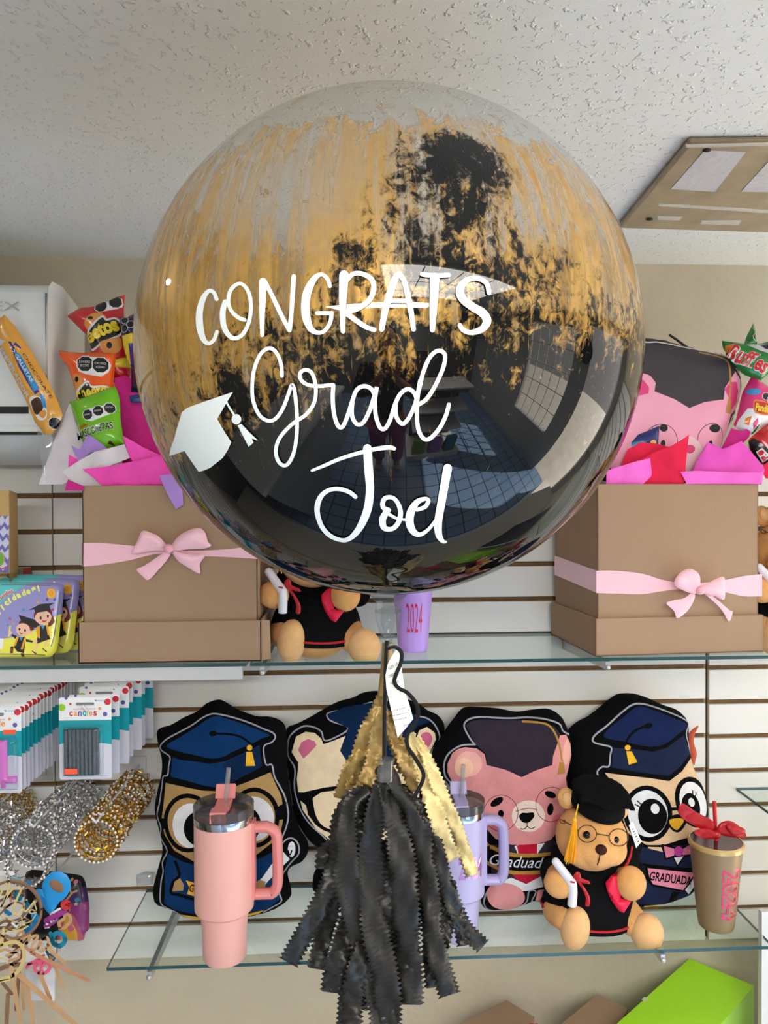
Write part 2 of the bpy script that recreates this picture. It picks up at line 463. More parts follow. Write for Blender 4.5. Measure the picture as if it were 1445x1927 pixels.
glass_shelf(-.425, .774, ZS2, 'lower clear glass shelf carrying the tumblers, plush cushions and seated bear', (-.350, .566))
glass_shelf(-.172, 1.2, ZS1, 'upper clear glass shelf under the right gift box and lilac cup', (-.15, .465))
rs = glass_shelf(-1.15, -.178, ZS1, 'upper clear glass shelf under the left gift box and party plates', ())
b = MB(); b.box((-1.15, YF + .004, ZS1 - .03), (-.186, YF + .016, ZS1 - .0065), mat('rail', (196, 196, 196), .4)); b.build('front_rail', rs, False)
glass_shelf(.845, 1.9, .973, 'glass shelf at the right edge on the neighbouring slat panel', ())

# ------------------------------------------------------------------ lamps of the shop and an added fill lamp
def lamp(name, lo, hi, power, label, parts):
    r = root(name, ((lo[0] + hi[0]) / 2, (lo[1] + hi[1]) / 2, ZC), label, 'ceiling lamp', 'shop ceiling lamps')
    b = MB(); b.box((lo[0] - .02, lo[1] - .02, ZC - .035), (hi[0] + .02, hi[1] + .02, ZC - .001), m_iron); b.build('lamp_frame', r, False)
    b = MB(); b.box((lo[0], lo[1], ZC - .04), (hi[0], hi[1], ZC - .0352), mat('lamp_panel_%d' % power, (255, 252, 244), .5, emit=power)); b.build('diffuser', r, False)
    b = MB()
    for k in range(1, parts): 
        x = lo[0] + (hi[0] - lo[0]) * k / parts; b.box((x - .004, lo[1], ZC - .043), (x + .004, hi[1], ZC - .0402), m_iron)
    for k in range(1, 3):
        y = lo[1] + (hi[1] - lo[1]) * k / 3; b.box((lo[0], y - .004, ZC - .0432), (hi[0], y + .004, ZC - .0403), m_iron)
    b.build('grid', r, False)
lamp('ceiling_lamp', (-.05, -1.05), (.95, -.15), LAMP_A, 'flat ceiling lamp with a grid above the front of the shop', 4)
lamp('ceiling_lamp', (-1.1, -2.1), (.6, -1.5), FILL_LAMP, 'long flat lamp added as ambient fill towards the back of the shop', 5)  # added behind the camera to give the room ambient fill
# small round downlight on the left
r = root('downlight', (-.92, .95, ZC), 'small round downlight left of the balloon', 'ceiling lamp')
b = MB(); b.lathe([(.05, -.012), (.055, -.001)], m_iron, Matrix.Translation((-.92, .95, ZC)), 20); b.build('trim_ring', r)
b = MB(); b.lathe([(.030, -.018), (.034, -.0125)], mat('downlight_lens', (255, 250, 240), .5, emit=LAMP_C), Matrix.Translation((-.92, .95, ZC)), 20); b.build('lens', r)

# street light through the doorway and window
w = bpy.data.worlds.new('sky'); sc.world = w; w.use_nodes = True
bg = w.node_tree.nodes['Background']; bg.inputs[0].default_value = (1.0, .97, .93, 1); bg.inputs[1].default_value = SKY
def portal(name, y0, y1, z0, z1):
    d = bpy.data.lights.new(name, 'AREA'); d.shape = 'RECTANGLE'; d.size = z1 - z0; d.size_y = y1 - y0; d.energy = 1
    d.cycles.is_portal = True
    o = bpy.data.objects.new(name, d); COL.objects.link(o); o.location = (XR + .12, (y0 + y1) / 2, (z0 + z1) / 2); o.rotation_euler = (0, PI / 2, 0)
portal('window_daylight', *WIN); portal('door_daylight', *DOOR)
d = bpy.data.lights.new('sun', 'SUN'); d.energy = SUN; d.angle = .01; d.color = (1, .95, .87); o = bpy.data.objects.new('sun', d); COL.objects.link(o)
o.rotation_euler = V((-.62, -.42, -.70)).to_track_quat('-Z', 'Y').to_euler(); o.location = (4, 2, 4)

# things standing in the shop that the balloon mirrors
b = MB(); m_desk = mat('desk_grey', (165, 168, 168), .35)
r = root('counter', (-1.1, .1, 0), 'long grey shop counter left of the camera', 'counter')
b.box((-1.45, -1.1, 0), (-.75, .75, .86), m_desk); b.build('body', r, False)
b = MB(); b.box((-1.48, -1.13, .86), (-.70, .78, .90), mat('desk_top', (210, 212, 210), .2)); b.build('worktop', r, False)
r = root('display_stand', (.55, -.75, 0), 'white display stand with slatted tiers behind the camera', 'stand')
b = MB(); b.box((.2, -1.0, 0), (.95, -.5, .12), m_white); b.build('plinth', r, False)
b = MB()
for z in (.5, .8, 1.1): b.box((.25, -.95, z), (.9, -.62, z + .02), m_white)
b.build('tier', r, False)
b = MB(); b.box((.25, -.99, .12), (.9, -.955, 1.45), mat('board_dark', (70, 66, 66), .6)); b.build('back_board', r, False)
for k, (c, nm) in enumerate((((150, 185, 60), 'green'), ((176, 120, 190), 'violet'), ((20, 130, 140), 'teal'))):
    b = MB(); x = .27 + .22 * k
    b.add([V(p) for p in ((x, -.64, .12), (x + .16, -.64, .12), (x + .16, -.54, .12), (x, -.54, .12), (x + .01, -.62, .4), (x + .15, -.62, .4), (x + .15, -.56, .4), (x + .01, -.56, .4))],
          [(3, 2, 1, 0), (4, 5, 6, 7), (0, 1, 5, 4), (1, 2, 6, 5), (2, 3, 7, 6), (3, 0, 4, 7)], card('gift_bag_' + nm, c))
    tag(b.build('gift_bag', None, False), nm + ' gift bag standing at the foot of the display stand', 'bag', 'gift bags by the stand')
r = root('wall_clock', (1.2, YB, 1.75), 'round dark wall clock on the grey wall behind the camera', 'clock')
X = Matrix.Translation((XR - .001, .48, 1.72)) @ Matrix.Rotation(-PI / 2, 4, 'Y'); r.location = X.translation
b = MB(); b.lathe([(.13, 0), (.13, .03), (.115, .032)], mat('clock_black', (25, 25, 28), .4), X, 32); b.build('case', r)
b = MB(); b.box((-.004, -.005, .033), (.004, .08, .036), m_iron, X); b.box((-.06, -.004, .033), (.005, .004, .036), m_iron, X); b.build('hands', r, False)

# ================================================================== balloon
BC_dir = ray(731, 668).normalized(); BD = .80
BCEN = CAM + BC_dir * BD; RH, RV = .2482, .2435
def on_ball(px, py, h=0.0):
    d = ray(px, py).normalized(); o = CAM - BCEN; k = .0012 + h
    sc3 = V((1 / (RH + k), 1 / (RH + k), 1 / (RV + k)))
    d2 = V((d.x * sc3.x, d.y * sc3.y, d.z * sc3.z)); o2 = V((o.x * sc3.x, o.y * sc3.y, o.z * sc3.z))
    A, B_, C_ = d2.dot(d2), 2 * d2.dot(o2), o2.dot(o2) - 1
    q = B_ * B_ - 4 * A * C_
    t = (-B_ - math.sqrt(max(q, 0))) / (2 * A); return CAM + d * t

def balloon_mat():
    m = bpy.data.materials.new('painted_bubble'); m.use_nodes = True; nt = m.node_tree; L = nt.links.new
    for n in list(nt.nodes): nt.nodes.remove(n)
    N = lambda t, **k: nt.nodes.new('ShaderNode' + t)
    def val(x): return x
    def math_(op, a, b=None, c=None):
        n = N('Math'); n.operation = op
        for i, x in enumerate((a, b, c)):
            if x is None: continue
            if hasattr(x, 'default_value') or hasattr(x, 'node'): L(x, n.inputs[i])
            else: n.inputs[i].default_value = x
        return n.outputs[0]
    def ss(x, lo, hi):
        n = N('MapRange'); n.interpolation_type = 'SMOOTHSTEP'; n.inputs['From Min'].default_value = lo; n.inputs['From Max'].default_value = hi
        L(x, n.inputs['Value']); return n.outputs['Result']
    tc = N('TexCoord'); no = N('VectorMath'); no.operation = 'NORMALIZE'; L(tc.outputs['Object'], no.inputs[0])
    sp = N('SeparateXYZ'); L(no.outputs[0], sp.inputs[0])
    x, y, z = sp.outputs
    ny = math_('MULTIPLY', y, -1.0)
    lon = math_('ARCTAN2', x, ny)                      # 0 faces the viewer
    lat = math_('ARCSINE', z)
    def noise(kx, kz, sc_, det=5, rough=.6, dist=0.0, off=0.0):
        cb = N('CombineXYZ'); L(math_('MULTIPLY', lon, kx), cb.inputs[0]); L(math_('MULTIPLY', lat, kz), cb.inputs[1]); cb.inputs[2].default_value = off
        n = N('TexNoise'); n.inputs['Scale'].default_value = sc_; n.inputs['Detail'].default_value = det; n.inputs['Roughness'].default_value = rough
        n.inputs['Distortion'].default_value = dist; L(cb.outputs[0], n.inputs['Vector']); return n.outputs['Fac']
    def gauss(l0, wl, a0, wa):
        a = math_('DIVIDE', math_('SUBTRACT', lon, l0), wl); b_ = math_('DIVIDE', math_('SUBTRACT', lat, a0), wa)
        s_ = math_('ADD', math_('MULTIPLY', a, a), math_('MULTIPLY', b_, b_))
        return math_('EXPONENT', math_('MULTIPLY', s_, -1.0))
    n_st = noise(9, 1.1, 1.0, 6, .62, .3)              # brush streaks running down the bubble
    n_st2 = noise(30, 2.2, 1.0, 4, .6, .5, 3.0)
    n_bl = noise(4, 4, 1.6, 5, .6, .8, 7.0)            # blotches
    n_fine = noise(16, 12, 1.8, 5, .7, 1.2, 11.0)
    # black paint: everything under a ragged line, higher to the right, plus a dark patch above
    bound = math_('ADD', math_('MULTIPLY', ss(lon, -1.25, .15), .36), -.36)
    bound = math_('ADD', bound, math_('MULTIPLY', gauss(.75, .5, .12, 9), .05))
    rag = math_('ADD', math_('MULTIPLY', math_('SUBTRACT', n_bl, .5), .9), math_('MULTIPLY', math_('SUBTRACT', n_fine, .5), .9))
    rag = math_('ADD', rag, math_('MULTIPLY', math_('SUBTRACT', n_st2, .5), .55))
    patch = math_('MULTIPLY', gauss(.18, .25, .45, .16), .76)
    patch2 = math_('MULTIPLY', gauss(.12, .34, .16, .2), .22)
    f = math_('ADD', math_('SUBTRACT', bound, lat), rag)
    f = math_('ADD', f, math_('ADD', patch, patch2))
    black = ss(f, -.05, .19)
    # thin scraped lines in the black
    scr = math_('MULTIPLY', ss(noise(26, 5, 1.0, 6, .75, 2.2, 21.0), .63, .72), ss(lat, -1.0, .05))
    black = math_('MULTIPLY', black, math_('SUBTRACT', 1.0, math_('MULTIPLY', scr, .85)))
    # gold paint
    gtop = math_('ADD', math_('MULTIPLY', math_('SUBTRACT', n_bl, .5), .75), math_('MULTIPLY', math_('SUBTRACT', n_st, .5), .55))
    gz = math_('SUBTRACT', 1.0, ss(math_('ADD', lat, gtop), .58, .66))
    thin = math_('SUBTRACT', 1.0, math_('MULTIPLY', gauss(-.40, .30, .34, .20), .62))
    cover = ss(math_('ADD', math_('MULTIPLY', n_st, .6), math_('MULTIPLY', n_st2, .4)), .41, .58)
    cover = math_('ADD', math_('MULTIPLY', cover, .80), math_('MULTIPLY', .30, ss(n_bl, .3, .55)))
    gold = math_('MULTIPLY', math_('MULTIPLY', gz, cover), thin)
    swipe = math_('MULTIPLY', ss(noise(5, 15, 1.0, 5, .7, .4, 31.0), .60, .64), math_('MULTIPLY', ss(lat, .70, .85), math_('SUBTRACT', 1.0, ss(lat, 1.2, 1.35))))
    gold = math_('MAXIMUM', gold, math_('MULTIPLY', swipe, .8))
    # shaders
    tr = N('BsdfTransparent'); tr.inputs[0].default_value = (.93, .94, .94, 1)
    gb = N('BsdfPrincipled'); gb.inputs['Roughness'].default_value = .36; gb.inputs['Metallic'].default_value = .35
    gc = N('Mix'); gc.data_type = 'RGBA'; L(n_st, gc.inputs[0]); gc.inputs[6].default_value = rgb((208, 152, 48)); gc.inputs[7].default_value = rgb((228, 184, 98))
    L(gc.outputs[2], gb.inputs['Base Color'])
    tl = N('BsdfTranslucent'); L(gc.outputs[2], tl.inputs[0])
    gs = N('MixShader'); gs.inputs[0].default_value = .35; L(gb.outputs[0], gs.inputs[1]); L(tl.outputs[0], gs.inputs[2])
    bb = N('BsdfPrincipled'); bb.inputs['Base Color'].default_value = (.004, .004, .0045, 1); bb.inputs['Roughness'].default_value = .25
    bb.inputs['Specular IOR Level'].default_value = 0.0
    m1 = N('MixShader'); L(gold, m1.inputs[0]); L(tr.outputs[0], m1.inputs[1]); L(gs.outputs[0], m1.inputs[2])
    m2 = N('MixShader'); L(black, m2.inputs[0]); L(m1.outputs[0], m2.inputs[1]); L(bb.outputs[0], m2.inputs[2])
    gl = N('BsdfGlossy'); gl.inputs['Roughness'].default_value = .012
    fr = N('Fresnel'); fr.inputs['IOR'].default_value = 1.52
    ge = N('NewGeometry'); m3 = N('MixShader'); L(math_('MULTIPLY', fr.outputs[0], math_('SUBTRACT', 1.0, ge.outputs['Backfacing'])), m3.inputs[0]); L(m2.outputs[0], m3.inputs[1]); L(gl.outputs[0], m3.inputs[2])
    out = N('OutputMaterial'); L(m3.outputs[0], out.inputs[0])
    return m
ball = root('balloon', BCEN, 'large clear balloon painted gold and black with white congratulations lettering', 'balloon')
b = MB(); b.ell((0, 0, 0), (RH, RH, RV), balloon_mat(), nu=160, nv=100)
b.v = [BCEN + v for v in b.v]; b.build('bubble', ball, True, 180, loc=BCEN)
m_vinyl = mat('white_vinyl', (240, 246, 244), .25, spec=.4)
c6, c7, c8 = zc(340, 480, 4.817), zc(580, 480, 4.014), zc(560, 820, 4.003)
CONG = [c6(q) for q in (
    [(325,400,36),(300,340,34),(255,325,36),(205,390,50),(170,520,62),(175,660,65),(205,760,50),(250,800,36),(300,770,34),(328,695,34)],
    [(405,425,48),(382,510,52),(388,630,52),(430,720,45),(490,755,38),(560,720,36),(610,630,36),(635,510,36),(630,390,36),(595,300,34),(540,258,32),(480,285,36),(440,350,36),(435,450,34),(470,520,34),(530,570,36),(580,588,34)],
    [(745,240,70),(742,400,60),(738,560,48),(738,725,36)], [(760,235,40),(830,370,40),(910,540,40),(985,680,40)], [(988,680,40),(1005,500,40),(1015,340,42),(1025,195,44)],
    [(1352,280,36),(1330,215,36),(1275,175,36),(1210,215,55),(1150,330,75),(1130,450,78),(1140,570,75),(1180,670,55),(1250,705,36),(1310,680,36),(1355,610,36),(1368,525,36)], [(1235,526,36),(1300,526,36),(1368,526,36)])]
CONG += [c7(q) for q in (
    [(270,150,72),(262,300,60),(260,450,45),(262,575,36)], [(290,190,36),(340,142,34),(410,142,36),(480,185,38),(495,260,38),(460,340,40),(380,400,40),(290,430,40)], [(290,440,40),(370,500,38),(440,545,36),(500,565,32)],
    [(555,560,40),(580,420,50),(620,280,55),(655,180,50),(690,140,38)], [(690,140,38),(725,200,40),(755,320,42),(780,450,40),(795,560,36)], [(610,345,34),(690,345,34),(770,345,34)],
    [(860,145,34),(960,155,36),(1060,150,34)], [(955,170,72),(948,330,62),(942,470,50),(938,565,38)],
    [(1365,285,34),(1345,210,36),(1270,175,38),(1190,195,45),(1145,260,60),(1165,330,60),(1240,390,62),(1320,440,65),(1350,500,65),(1310,560,50),(1230,585,38),(1170,565,36),(1145,530,34)])]
w6 = lambda q: c6([p + (34,) for p in q]); w7 = lambda q: c7([p + (31,) for p in q])
GRAD = [w6([(918,1095),(912,1010),(885,915),(830,850),(770,855),(710,920),(665,1040),(648,1180),(655,1310),(700,1430),(760,1490),(830,1500),(890,1450),(940,1360),(980,1250),(1008,1178),(1030,1220),(1045,1340),(1055,1480),(1050,1640),(1025,1790),(975,1890),(925,1905),(880,1860),(862,1770),(890,1670),(960,1580),(1040,1510),(1130,1450),(1200,1360),(1225,1260),(1215,1140),(1180,1060),(1125,1040),(1080,1075),(1090,1130),(1150,1175),(1250,1188),(1340,1180),(1382,1177)]),
        w7([(190,985),(185,1080),(195,1200),(225,1290),(260,1295),(295,1220),(330,1110),(365,1020),(420,990),(475,1010),(502,1060)]),
        w7([(333,1110),(330,1210),(365,1275),(415,1265),(465,1170),(500,1060),(518,998),(503,1100),(510,1210),(540,1300),(580,1310),(620,1240),(655,1130),(695,1050),(750,1012),(795,1035),(818,1080)]),
        w7([(660,1130),(665,1220),(710,1275),(760,1230),(805,1130),(840,1000),(870,880),(920,770),(980,722),(1028,745),(1030,810),(1000,900),(940,1020),(885,1095),(830,1130)]),
        w7([(845,950),(828,1050),(820,1180),(830,1310),(870,1385),(920,1385),(990,1310),(1040,1210),(1062,1130)])]
JOEL = [c8(q) for q in (
    [(108,262,20),(200,225,26),(330,170,28),(480,125,30),(600,98,32),(690,88,34),(728,97,28)],
    [(525,95,64),(535,250,65),(545,400,62),(530,540,62),(490,650,56),(440,730,46),(380,780,34),(320,785,30),(240,750,34),(180,680,36),(148,580,40),(155,500,42),(190,440,36),(250,405,32),(320,402,32),(390,425,32),(435,460,32)],
    [(685,562,38),(650,545,36),(640,510,36),(660,470,34),(710,465,30),(750,500,32),(775,570,36),(765,640,38),(730,690,36),(690,705,34),(650,690,45),(640,630,52),(672,570,46)], [(690,592,24),(740,620,22),(800,632,20),(830,625,22)],
    [(900,558,28),(960,535,32),(985,490,30),(960,475,30),(900,500,44),(855,570,60),(843,650,62),(870,720,50),(920,745,34),(980,710,26),(1030,650,24),(1060,600,26)],
    [(1130,245,66),(1105,380,62),(1080,520,60),(1060,640,58),(1062,740,52),(1090,792,32),(1115,800,20)])]
for word in (CONG, GRAD, JOEL):
    b = MB()
    for i, q in enumerate(word): stroke(b, q, lambda x, y, h, i=i: on_ball(x, y, h + i * 2e-5), m_vinyl)
    b.build('lettering', ball, True)
def flat_decal(polys, strokes, discs, name):
    b = MB()
    for poly in polys:
        pts = [V(p) for p in poly]; k = len(pts)
        x0, x1, y0, y1 = min(p.x for p in pts), max(p.x for p in pts), min(p.y for p in pts), max(p.y for p in pts)
        g = 10; inner = [V((x, y)) for x in range(int(x0), int(x1), g) for y in range(int(y0), int(y1), g) if inpoly(x, y, poly)]
        vo, eo, fo, _, _, _ = delaunay_2d_cdt(pts + inner, [(i, (i + 1) % k) for i in range(k)], [], 0, 1e-3)
        b.add([on_ball(p.x, p.y) for p in vo], [tuple(f) for f in fo if inpoly(sum(vo[i].x for i in f) / 3, sum(vo[i].y for i in f) / 3, poly)], m_vinyl)
    for s_ in strokes: stroke(b, s_, on_ball, m_vinyl, smooth=False)
    b.build(name, ball, True)
z1 = zc(0, 500, 3.01)
flat_decal([z1([(1320,715),(1275,790),(1230,868),(1265,930),(1310,1000),(1290,1045),(1260,1090),(1190,1145),(1155,1160),(1125,1168),(1085,1110),(1045,1050),(958,1078),(968,1030),(985,985),(1005,910),(1030,830),(1060,805),(1180,762)]),
            c6(ellp(505, 1488, 44, 46)), c6([(515,1545),(550,1530),(620,1605),(700,1680),(645,1662),(660,1700),(615,1738),(570,1650)])],
           [c6([(415,1335,18),(445,1388,18),(490,1460,18)])], [], 'cap_decal')
# valve: the clear plug under the bubble
pb = P(730, 1140, BCEN.y); pe = P(731, 1212, BCEN.y)
m_clear = glass_mat('clear_plastic', (232, 234, 236), 1.75, .02, .06)
b = MB(); s_ = .79 / 1445
b.lathe([(.020, .012), (22*s_, .004), (24 * s_, -10 * s_), (22 * s_, -30 * s_), (17 * s_, -48 * s_), (8 * s_, -62 * s_), (6 * s_, -72 * s_)], m_clear, Matrix.Translation(pb), 24, False)
b.lathe([(23.5 * s_, -8 * s_), (25 * s_, -10 * s_), (23.5 * s_, -12 * s_)], m_clear, Matrix.Translation(pb), 24, False)
b.lathe([(12 * s_, -2 * s_), (13 * s_, -30 * s_), (6 * s_, -58 * s_)], m_clear, Matrix.Translation(pb), 16, False)
b.build('valve', ball)

# ================================================================== tassel under the balloon
m_blk = mat('black_crepe', (36, 34, 31), .40, bump=.45, bscale=45, vary=.12, vscale=30)
m_gold = mat('gold_paper', (158, 130, 76), .42, metal=.35, bump=.5, bscale=70, vary=.1)
m_goldl = mat('gold_paper_pale', (214, 194, 138), .5, metal=.15, bump=.5, bscale=70, vary=.1)  # paler gold for the two long right-hand strips
m_rib = mat('black_ribbon', (24, 24, 26), .25)
TY = BCEN.y
ct = zc(520, 1120, 2.3875)
tas = root('tassel', P(731, 1212, TY), 'black and gold zigzag-cut paper tassel hanging under the balloon', 'tassel')
def strip(pts, width, m, dy=0.0, dy1=None, twist=0.0, zig=.16, name='strip', seed=0):
    """pinked paper strip along px points, width in zoom px"""
    q = cr(ct(pts), 14); dy1 = dy if dy1 is None else dy1
    # resample evenly
    out = [q[0]]; step = 4.6
    for a in q[1:]:
        while math.hypot(a[0] - out[-1][0], a[1] - out[-1][1]) >= step:
            l = math.hypot(a[0] - out[-1][0], a[1] - out[-1][1]); t = step / l
            out.append((out[-1][0] + (a[0] - out[-1][0]) * t, out[-1][1] + (a[1] - out[-1][1]) * t))
    k = len(out); b = MB(); w = width / 2.3875 / 2; vs = []
    for i, (x, y) in enumerate(out):
        t = i / max(1, k - 1)
        a, c = out[max(0, i - 1)], out[min(k - 1, i + 1)]; dx, dyy = c[0] - a[0], c[1] - a[1]; ln = math.hypot(dx, dyy) or 1
        nx, ny = -dyy / ln, dx / ln
        z = 1 + (zig if i % 2 else -zig); tw = twist * math.sin(t * 5 + seed); ww = w * (.55 + .45 * min(1, t * 3)) * z
        Y = TY + dy + (dy1 - dy) * t + .006 * math.sin(t * 7 + seed * 2.1)
        for s_ in (-1, -.5, 0, .5, 1):
            bow = .0045 * (1 - s_ * s_) * math.cos(seed + t * 2) + .0022 * math.sin(t * 23 + s_ * 3 + seed) + .0016 * math.sin(t * 41 - s_ * 5 + seed * 3)
            vs.append(P(x + nx * s_ * ww, y + ny * s_ * ww, Y + math.sin(tw) * s_ * w * .00055 - bow))
    fs = [(i * 5 + j, i * 5 + j + 1, (i + 1) * 5 + j + 1, (i + 1) * 5 + j) for i in range(k - 1) for j in range(4)]
    b.add(vs, fs, m); o = b.build(name, tas, True, 180)
    sm_ = o.modifiers.new('s', 'SOLIDIFY'); sm_.thickness = .0003; return o
GOLD = [([(488,455),(440,560),(395,680),(330,780),(285,920)], 62, .012, .02), ([(482,430),(445,540),(395,650),(365,780),(345,880)], 76, .006, .012),
        ([(480,500),(455,640),(435,760),(395,850)], 74, -.004, 0), ([(505,540),(545,660),(590,780),(630,890)], 62, .004, .006),
        ([(515,520),(520,620),(560,740),(580,800)], 60, .014, .02), ([(470,480),(420,600),(380,700),(330,860)], 50, .022, .026), ([(685,1250),(702,1320)], 40, .01, .01)]
for i, (q, w_, a, c) in enumerate(GOLD): strip(q, w_, m_gold, a, c, .5, name='gold_strip', seed=i)
for i, (q, w_, a, c) in enumerate([([(600,620),(645,760),(690,880),(725,1010),(765,1130),(800,1200)], 74, .0, .0), ([(630,640),(690,760),(740,890),(790,1000),(830,1110),(880,1262)], 62, .008, .006), ([(620,700),(690,860),(720,980)], 50, .014, .014)]):
    strip(q, w_, m_goldl if i < 2 else m_gold, a, c, .4, name='gold_strip', seed=i + 9)
BLACK = [([(350,900),(285,990),(272,1150),(240,1300),(165,1450),(105,1560),(50,1660)], 88, .004, .0), ([(420,870),(320,960),(312,1150),(330,1350),(385,1530),(425,1700),(470,1850),(500,1990)], 116, -.006, -.012),
         ([(470,850),(440,1000),(425,1150),(430,1350),(450,1550),(478,1650),(500,1800),(500,1930)], 118, -.014, -.006), ([(488,840),(515,950),(550,1100),(572,1250),(582,1400),(585,1550),(598,1700),(598,1850)], 118, -.018, -.010),
         ([(505,830),(600,960),(650,1100),(672,1250),(690,1400),(705,1550),(740,1680),(780,1800)], 96, -.006, -.006), ([(515,840),(635,950),(700,1080),(745,1250),(800,1400),(850,1500),(935,1585)], 74, .004, .01),
         ([(270,1250),(245,1400),(205,1560),(180,1690)], 84, .012, .014), ([(330,1400),(300,1550),(260,1680),(245,1790)], 92, .002, .004), ([(390,1560),(350,1750),(335,1850),(340,1990)], 100, -.008, -.01),
         ([(690,1500),(700,1650),(715,1770)], 86, .004, .006), ([(555,1600),(600,1740),(605,1840)], 84, .0, .004), ([(790,1280),(780,1420),(742,1590)], 62, .012, .014), ([(790,1350),(825,1480),(845,1580)], 64, .014, .012),
         ([(455,1500),(480,1700),(480,1930)], 112, .006, .004), ([(250,1110),(215,1160),(210,1240)], 70, .016, .018), ([(400,1300),(350,1500),(330,1640),(290,1800)], 96, .016, .016),
         ([(650,1150),(700,1350),(720,1460),(735,1560)], 90, .016, .016), ([(520,1300),(560,1600),(600,1800)], 110, .014, .016), ([(600,1000),(640,1120),(670,1230),(720,1290)], 80, .010, .012), ([(470,1000),(380,1200),(360,1400),(430,1600)], 110, .020, .020), ([(560,1000),(590,1200),(600,1400),(570,1600)], 110, .022, .022),
         ([(300,1500),(330,1650),(320,1800),(310,1960)], 80, .012, .010), ([(420,1600),(400,1760),(370,1860)], 80, .010, .012), ([(470,1100),(480,1350),(500,1560)], 120, .008, .008), ([(340,960),(300,1080),(350,1220),(360,1350)], 100, .006, .008),
         ([(440,880),(400,1000),(390,1200),(400,1500)], 150, .014, .018), ([(530,880),(560,1000),(580,1200),(580,1500)], 150, .015, .018), ([(400,880),(350,930),(330,1010),(345,1120)], 120, .000, .004), ([(560,880),(620,960),(650,1080),(660,1200)], 110, .004, .008)]
for i, (q, w_, a, c) in enumerate(BLACK): strip(q, w_, m_blk, a, c, .45, name='black_strip', seed=i * 1.3)
b = MB()
T = lambda pts, dy: [P(x, y, TY + dy) for x, y in cr(ct(pts), 8)]
b.tube(T([(498,205),(492,300),(490,420),(487,560),(485,735)], -.012), .0022, m_rib, 6)
b.tube(T([(500,240),(530,232),(560,255),(560,300),(540,350),(530,390),(550,418),(590,440),(632,495),(632,560),(590,625),(590,680),(625,735),(660,800),(650,850),(610,920)], -.030), .0020, m_rib, 6, flat=.12, up=(1, 0, 0))
b.build('curling_ribbon', tas)
b = MB(); b.tube(T([(500,205),(496,290),(488,370),(478,440)], .002), [.004, .005, .006, .009] + [.009] * 30, m_gold, 8) if False else b.tube(T([(500,215),(496,290),(488,370),(478,450)], .002), .0055, m_gold, 8); b.build('gold_twist', tas)
b = MB(); b.tube(T([(492,735),(490,770),(488,830)], -.014), .0085, glass_mat('tape', (232, 234, 234), 1.7, .05, .05), 9); b.build('clear_tape', tas)
b = MB(); b.ell(P(724, 1490, TY + .004), (.018, .012, .030), m_blk, nu=16, nv=10); b.build('gathered_top', tas)
# price tag
fr = Frame(745, 1385, TY - .020, 748, 1222, TY - .018, 8)
b = MB(); m_tag = mat('tag_paper', (238, 238, 232), .6); m_ink = mat('ink', (60, 60, 62), .7)
out = fr.L(ct([(545,235),(553,250),(560,290),(566,350),(575,420),(597,490),(615,556),(580,600),(545,640),(530,575),(510,490),(494,420),(490,360),(500,310),(520,270)]))
art(b, fr, out, [], m_tag, .0008, .004, .008, m_tag, texts=[ltext(fr, ct, t, x, y, w_, h_, m_ink, a) for t, x, y, w_, h_, a in (
    ('SIZE 24', 506, 335, 48, 13, 32), ('CONGRATS GRAD', 503, 370, 52, 13, 20), ('GLOBO', 512, 400, 40, 12, 10), ('EL GLOBO ES DE PVC', 520, 522, 62, 8, 14), ('NO DEJAR AL SOL', 524, 545, 66, 8, 14), ('MANEJAR', 530, 565, 40, 8, 14), ('24', 568, 556, 15, 9, 14), ('Joel', 570, 590, 34, 11, 14))], wob=.0004)
o = b.build('paper_tag', None); tag(o, 'narrow white paper tag tied beside the tassel ribbon', 'tag')

# ================================================================== cushions on the lower shelf
K = plush('black_plush', (7, 8, 10)); m_line = plush('piping_grey', (165, 165, 178)); m_navy = plush('navy_bright', (14, 52, 100)); m_navyd = plush('navy_deep', (13, 38, 72))
m_nav2 = plush('navy_dark', (30, 38, 66)); m_nav2t = plush('navy_dark_top', (24, 36, 76))
m_tan = plush('owl_tan', (176, 142, 92)); m_tan2 = plush('owl_cream', (226, 192, 154)); m_wht = plush('plush_white', (232, 232, 236)); m_yel = plush('plush_yellow', (240, 182, 48))
m_fea = plush('feather_orange', (196, 92, 62)); m_cream = plush('bear_cream', (236, 214, 178)); m_epink = plush('ear_pink', (206, 104, 136))
m_pk = plush('bear_pink', (222, 148, 150)); m_pkl = plush('bear_pink_light', (238, 178, 168)); m_cap = plush('cap_plum', (52, 44, 56)); m_cordg = plush('cord_gold', (176, 132, 60)); m_muz = plush('muzzle', (242, 222, 210))
m_red = plush('shirt_red', (190, 22, 52)); m_chk = plush('cheek', (232, 116, 124)); m_gl = plush('glasses_line', (112, 66, 70)); m_bow = plush('bow_pink', (222, 122, 158)); m_mag = plush('magenta', (186, 62, 150)); m_sash = plush('sash_pink', (236, 142, 168))
m_halo = plush('ear_peach', (244, 196, 170))
def cushion(label, fr, conv, outline, layers, texts=(), thick=.034, D=.055, grid=.011):
    r = root('plush_cushion', fr.o.copy(), label, 'cushion')
    b = MB(); o = fr.L(cr(conv(outline), 5, True))
    art(b, fr, o, lay(fr, conv, layers), K, thick, D, grid, K, h0=-.020, texts=[ltext(fr, conv, *t) for t in texts], wob=.0010)
    b.build('cushion_body', r, True, 75); return r
def feather(r, fr, conv, pts):
    b = MB(); o = fr.L(cr(conv(pts), 4, True)); art(b, fr, o, [], m_fea, .006, .01, .006, m_fea, h0=-.02); b.build('feather', r, True, 75)
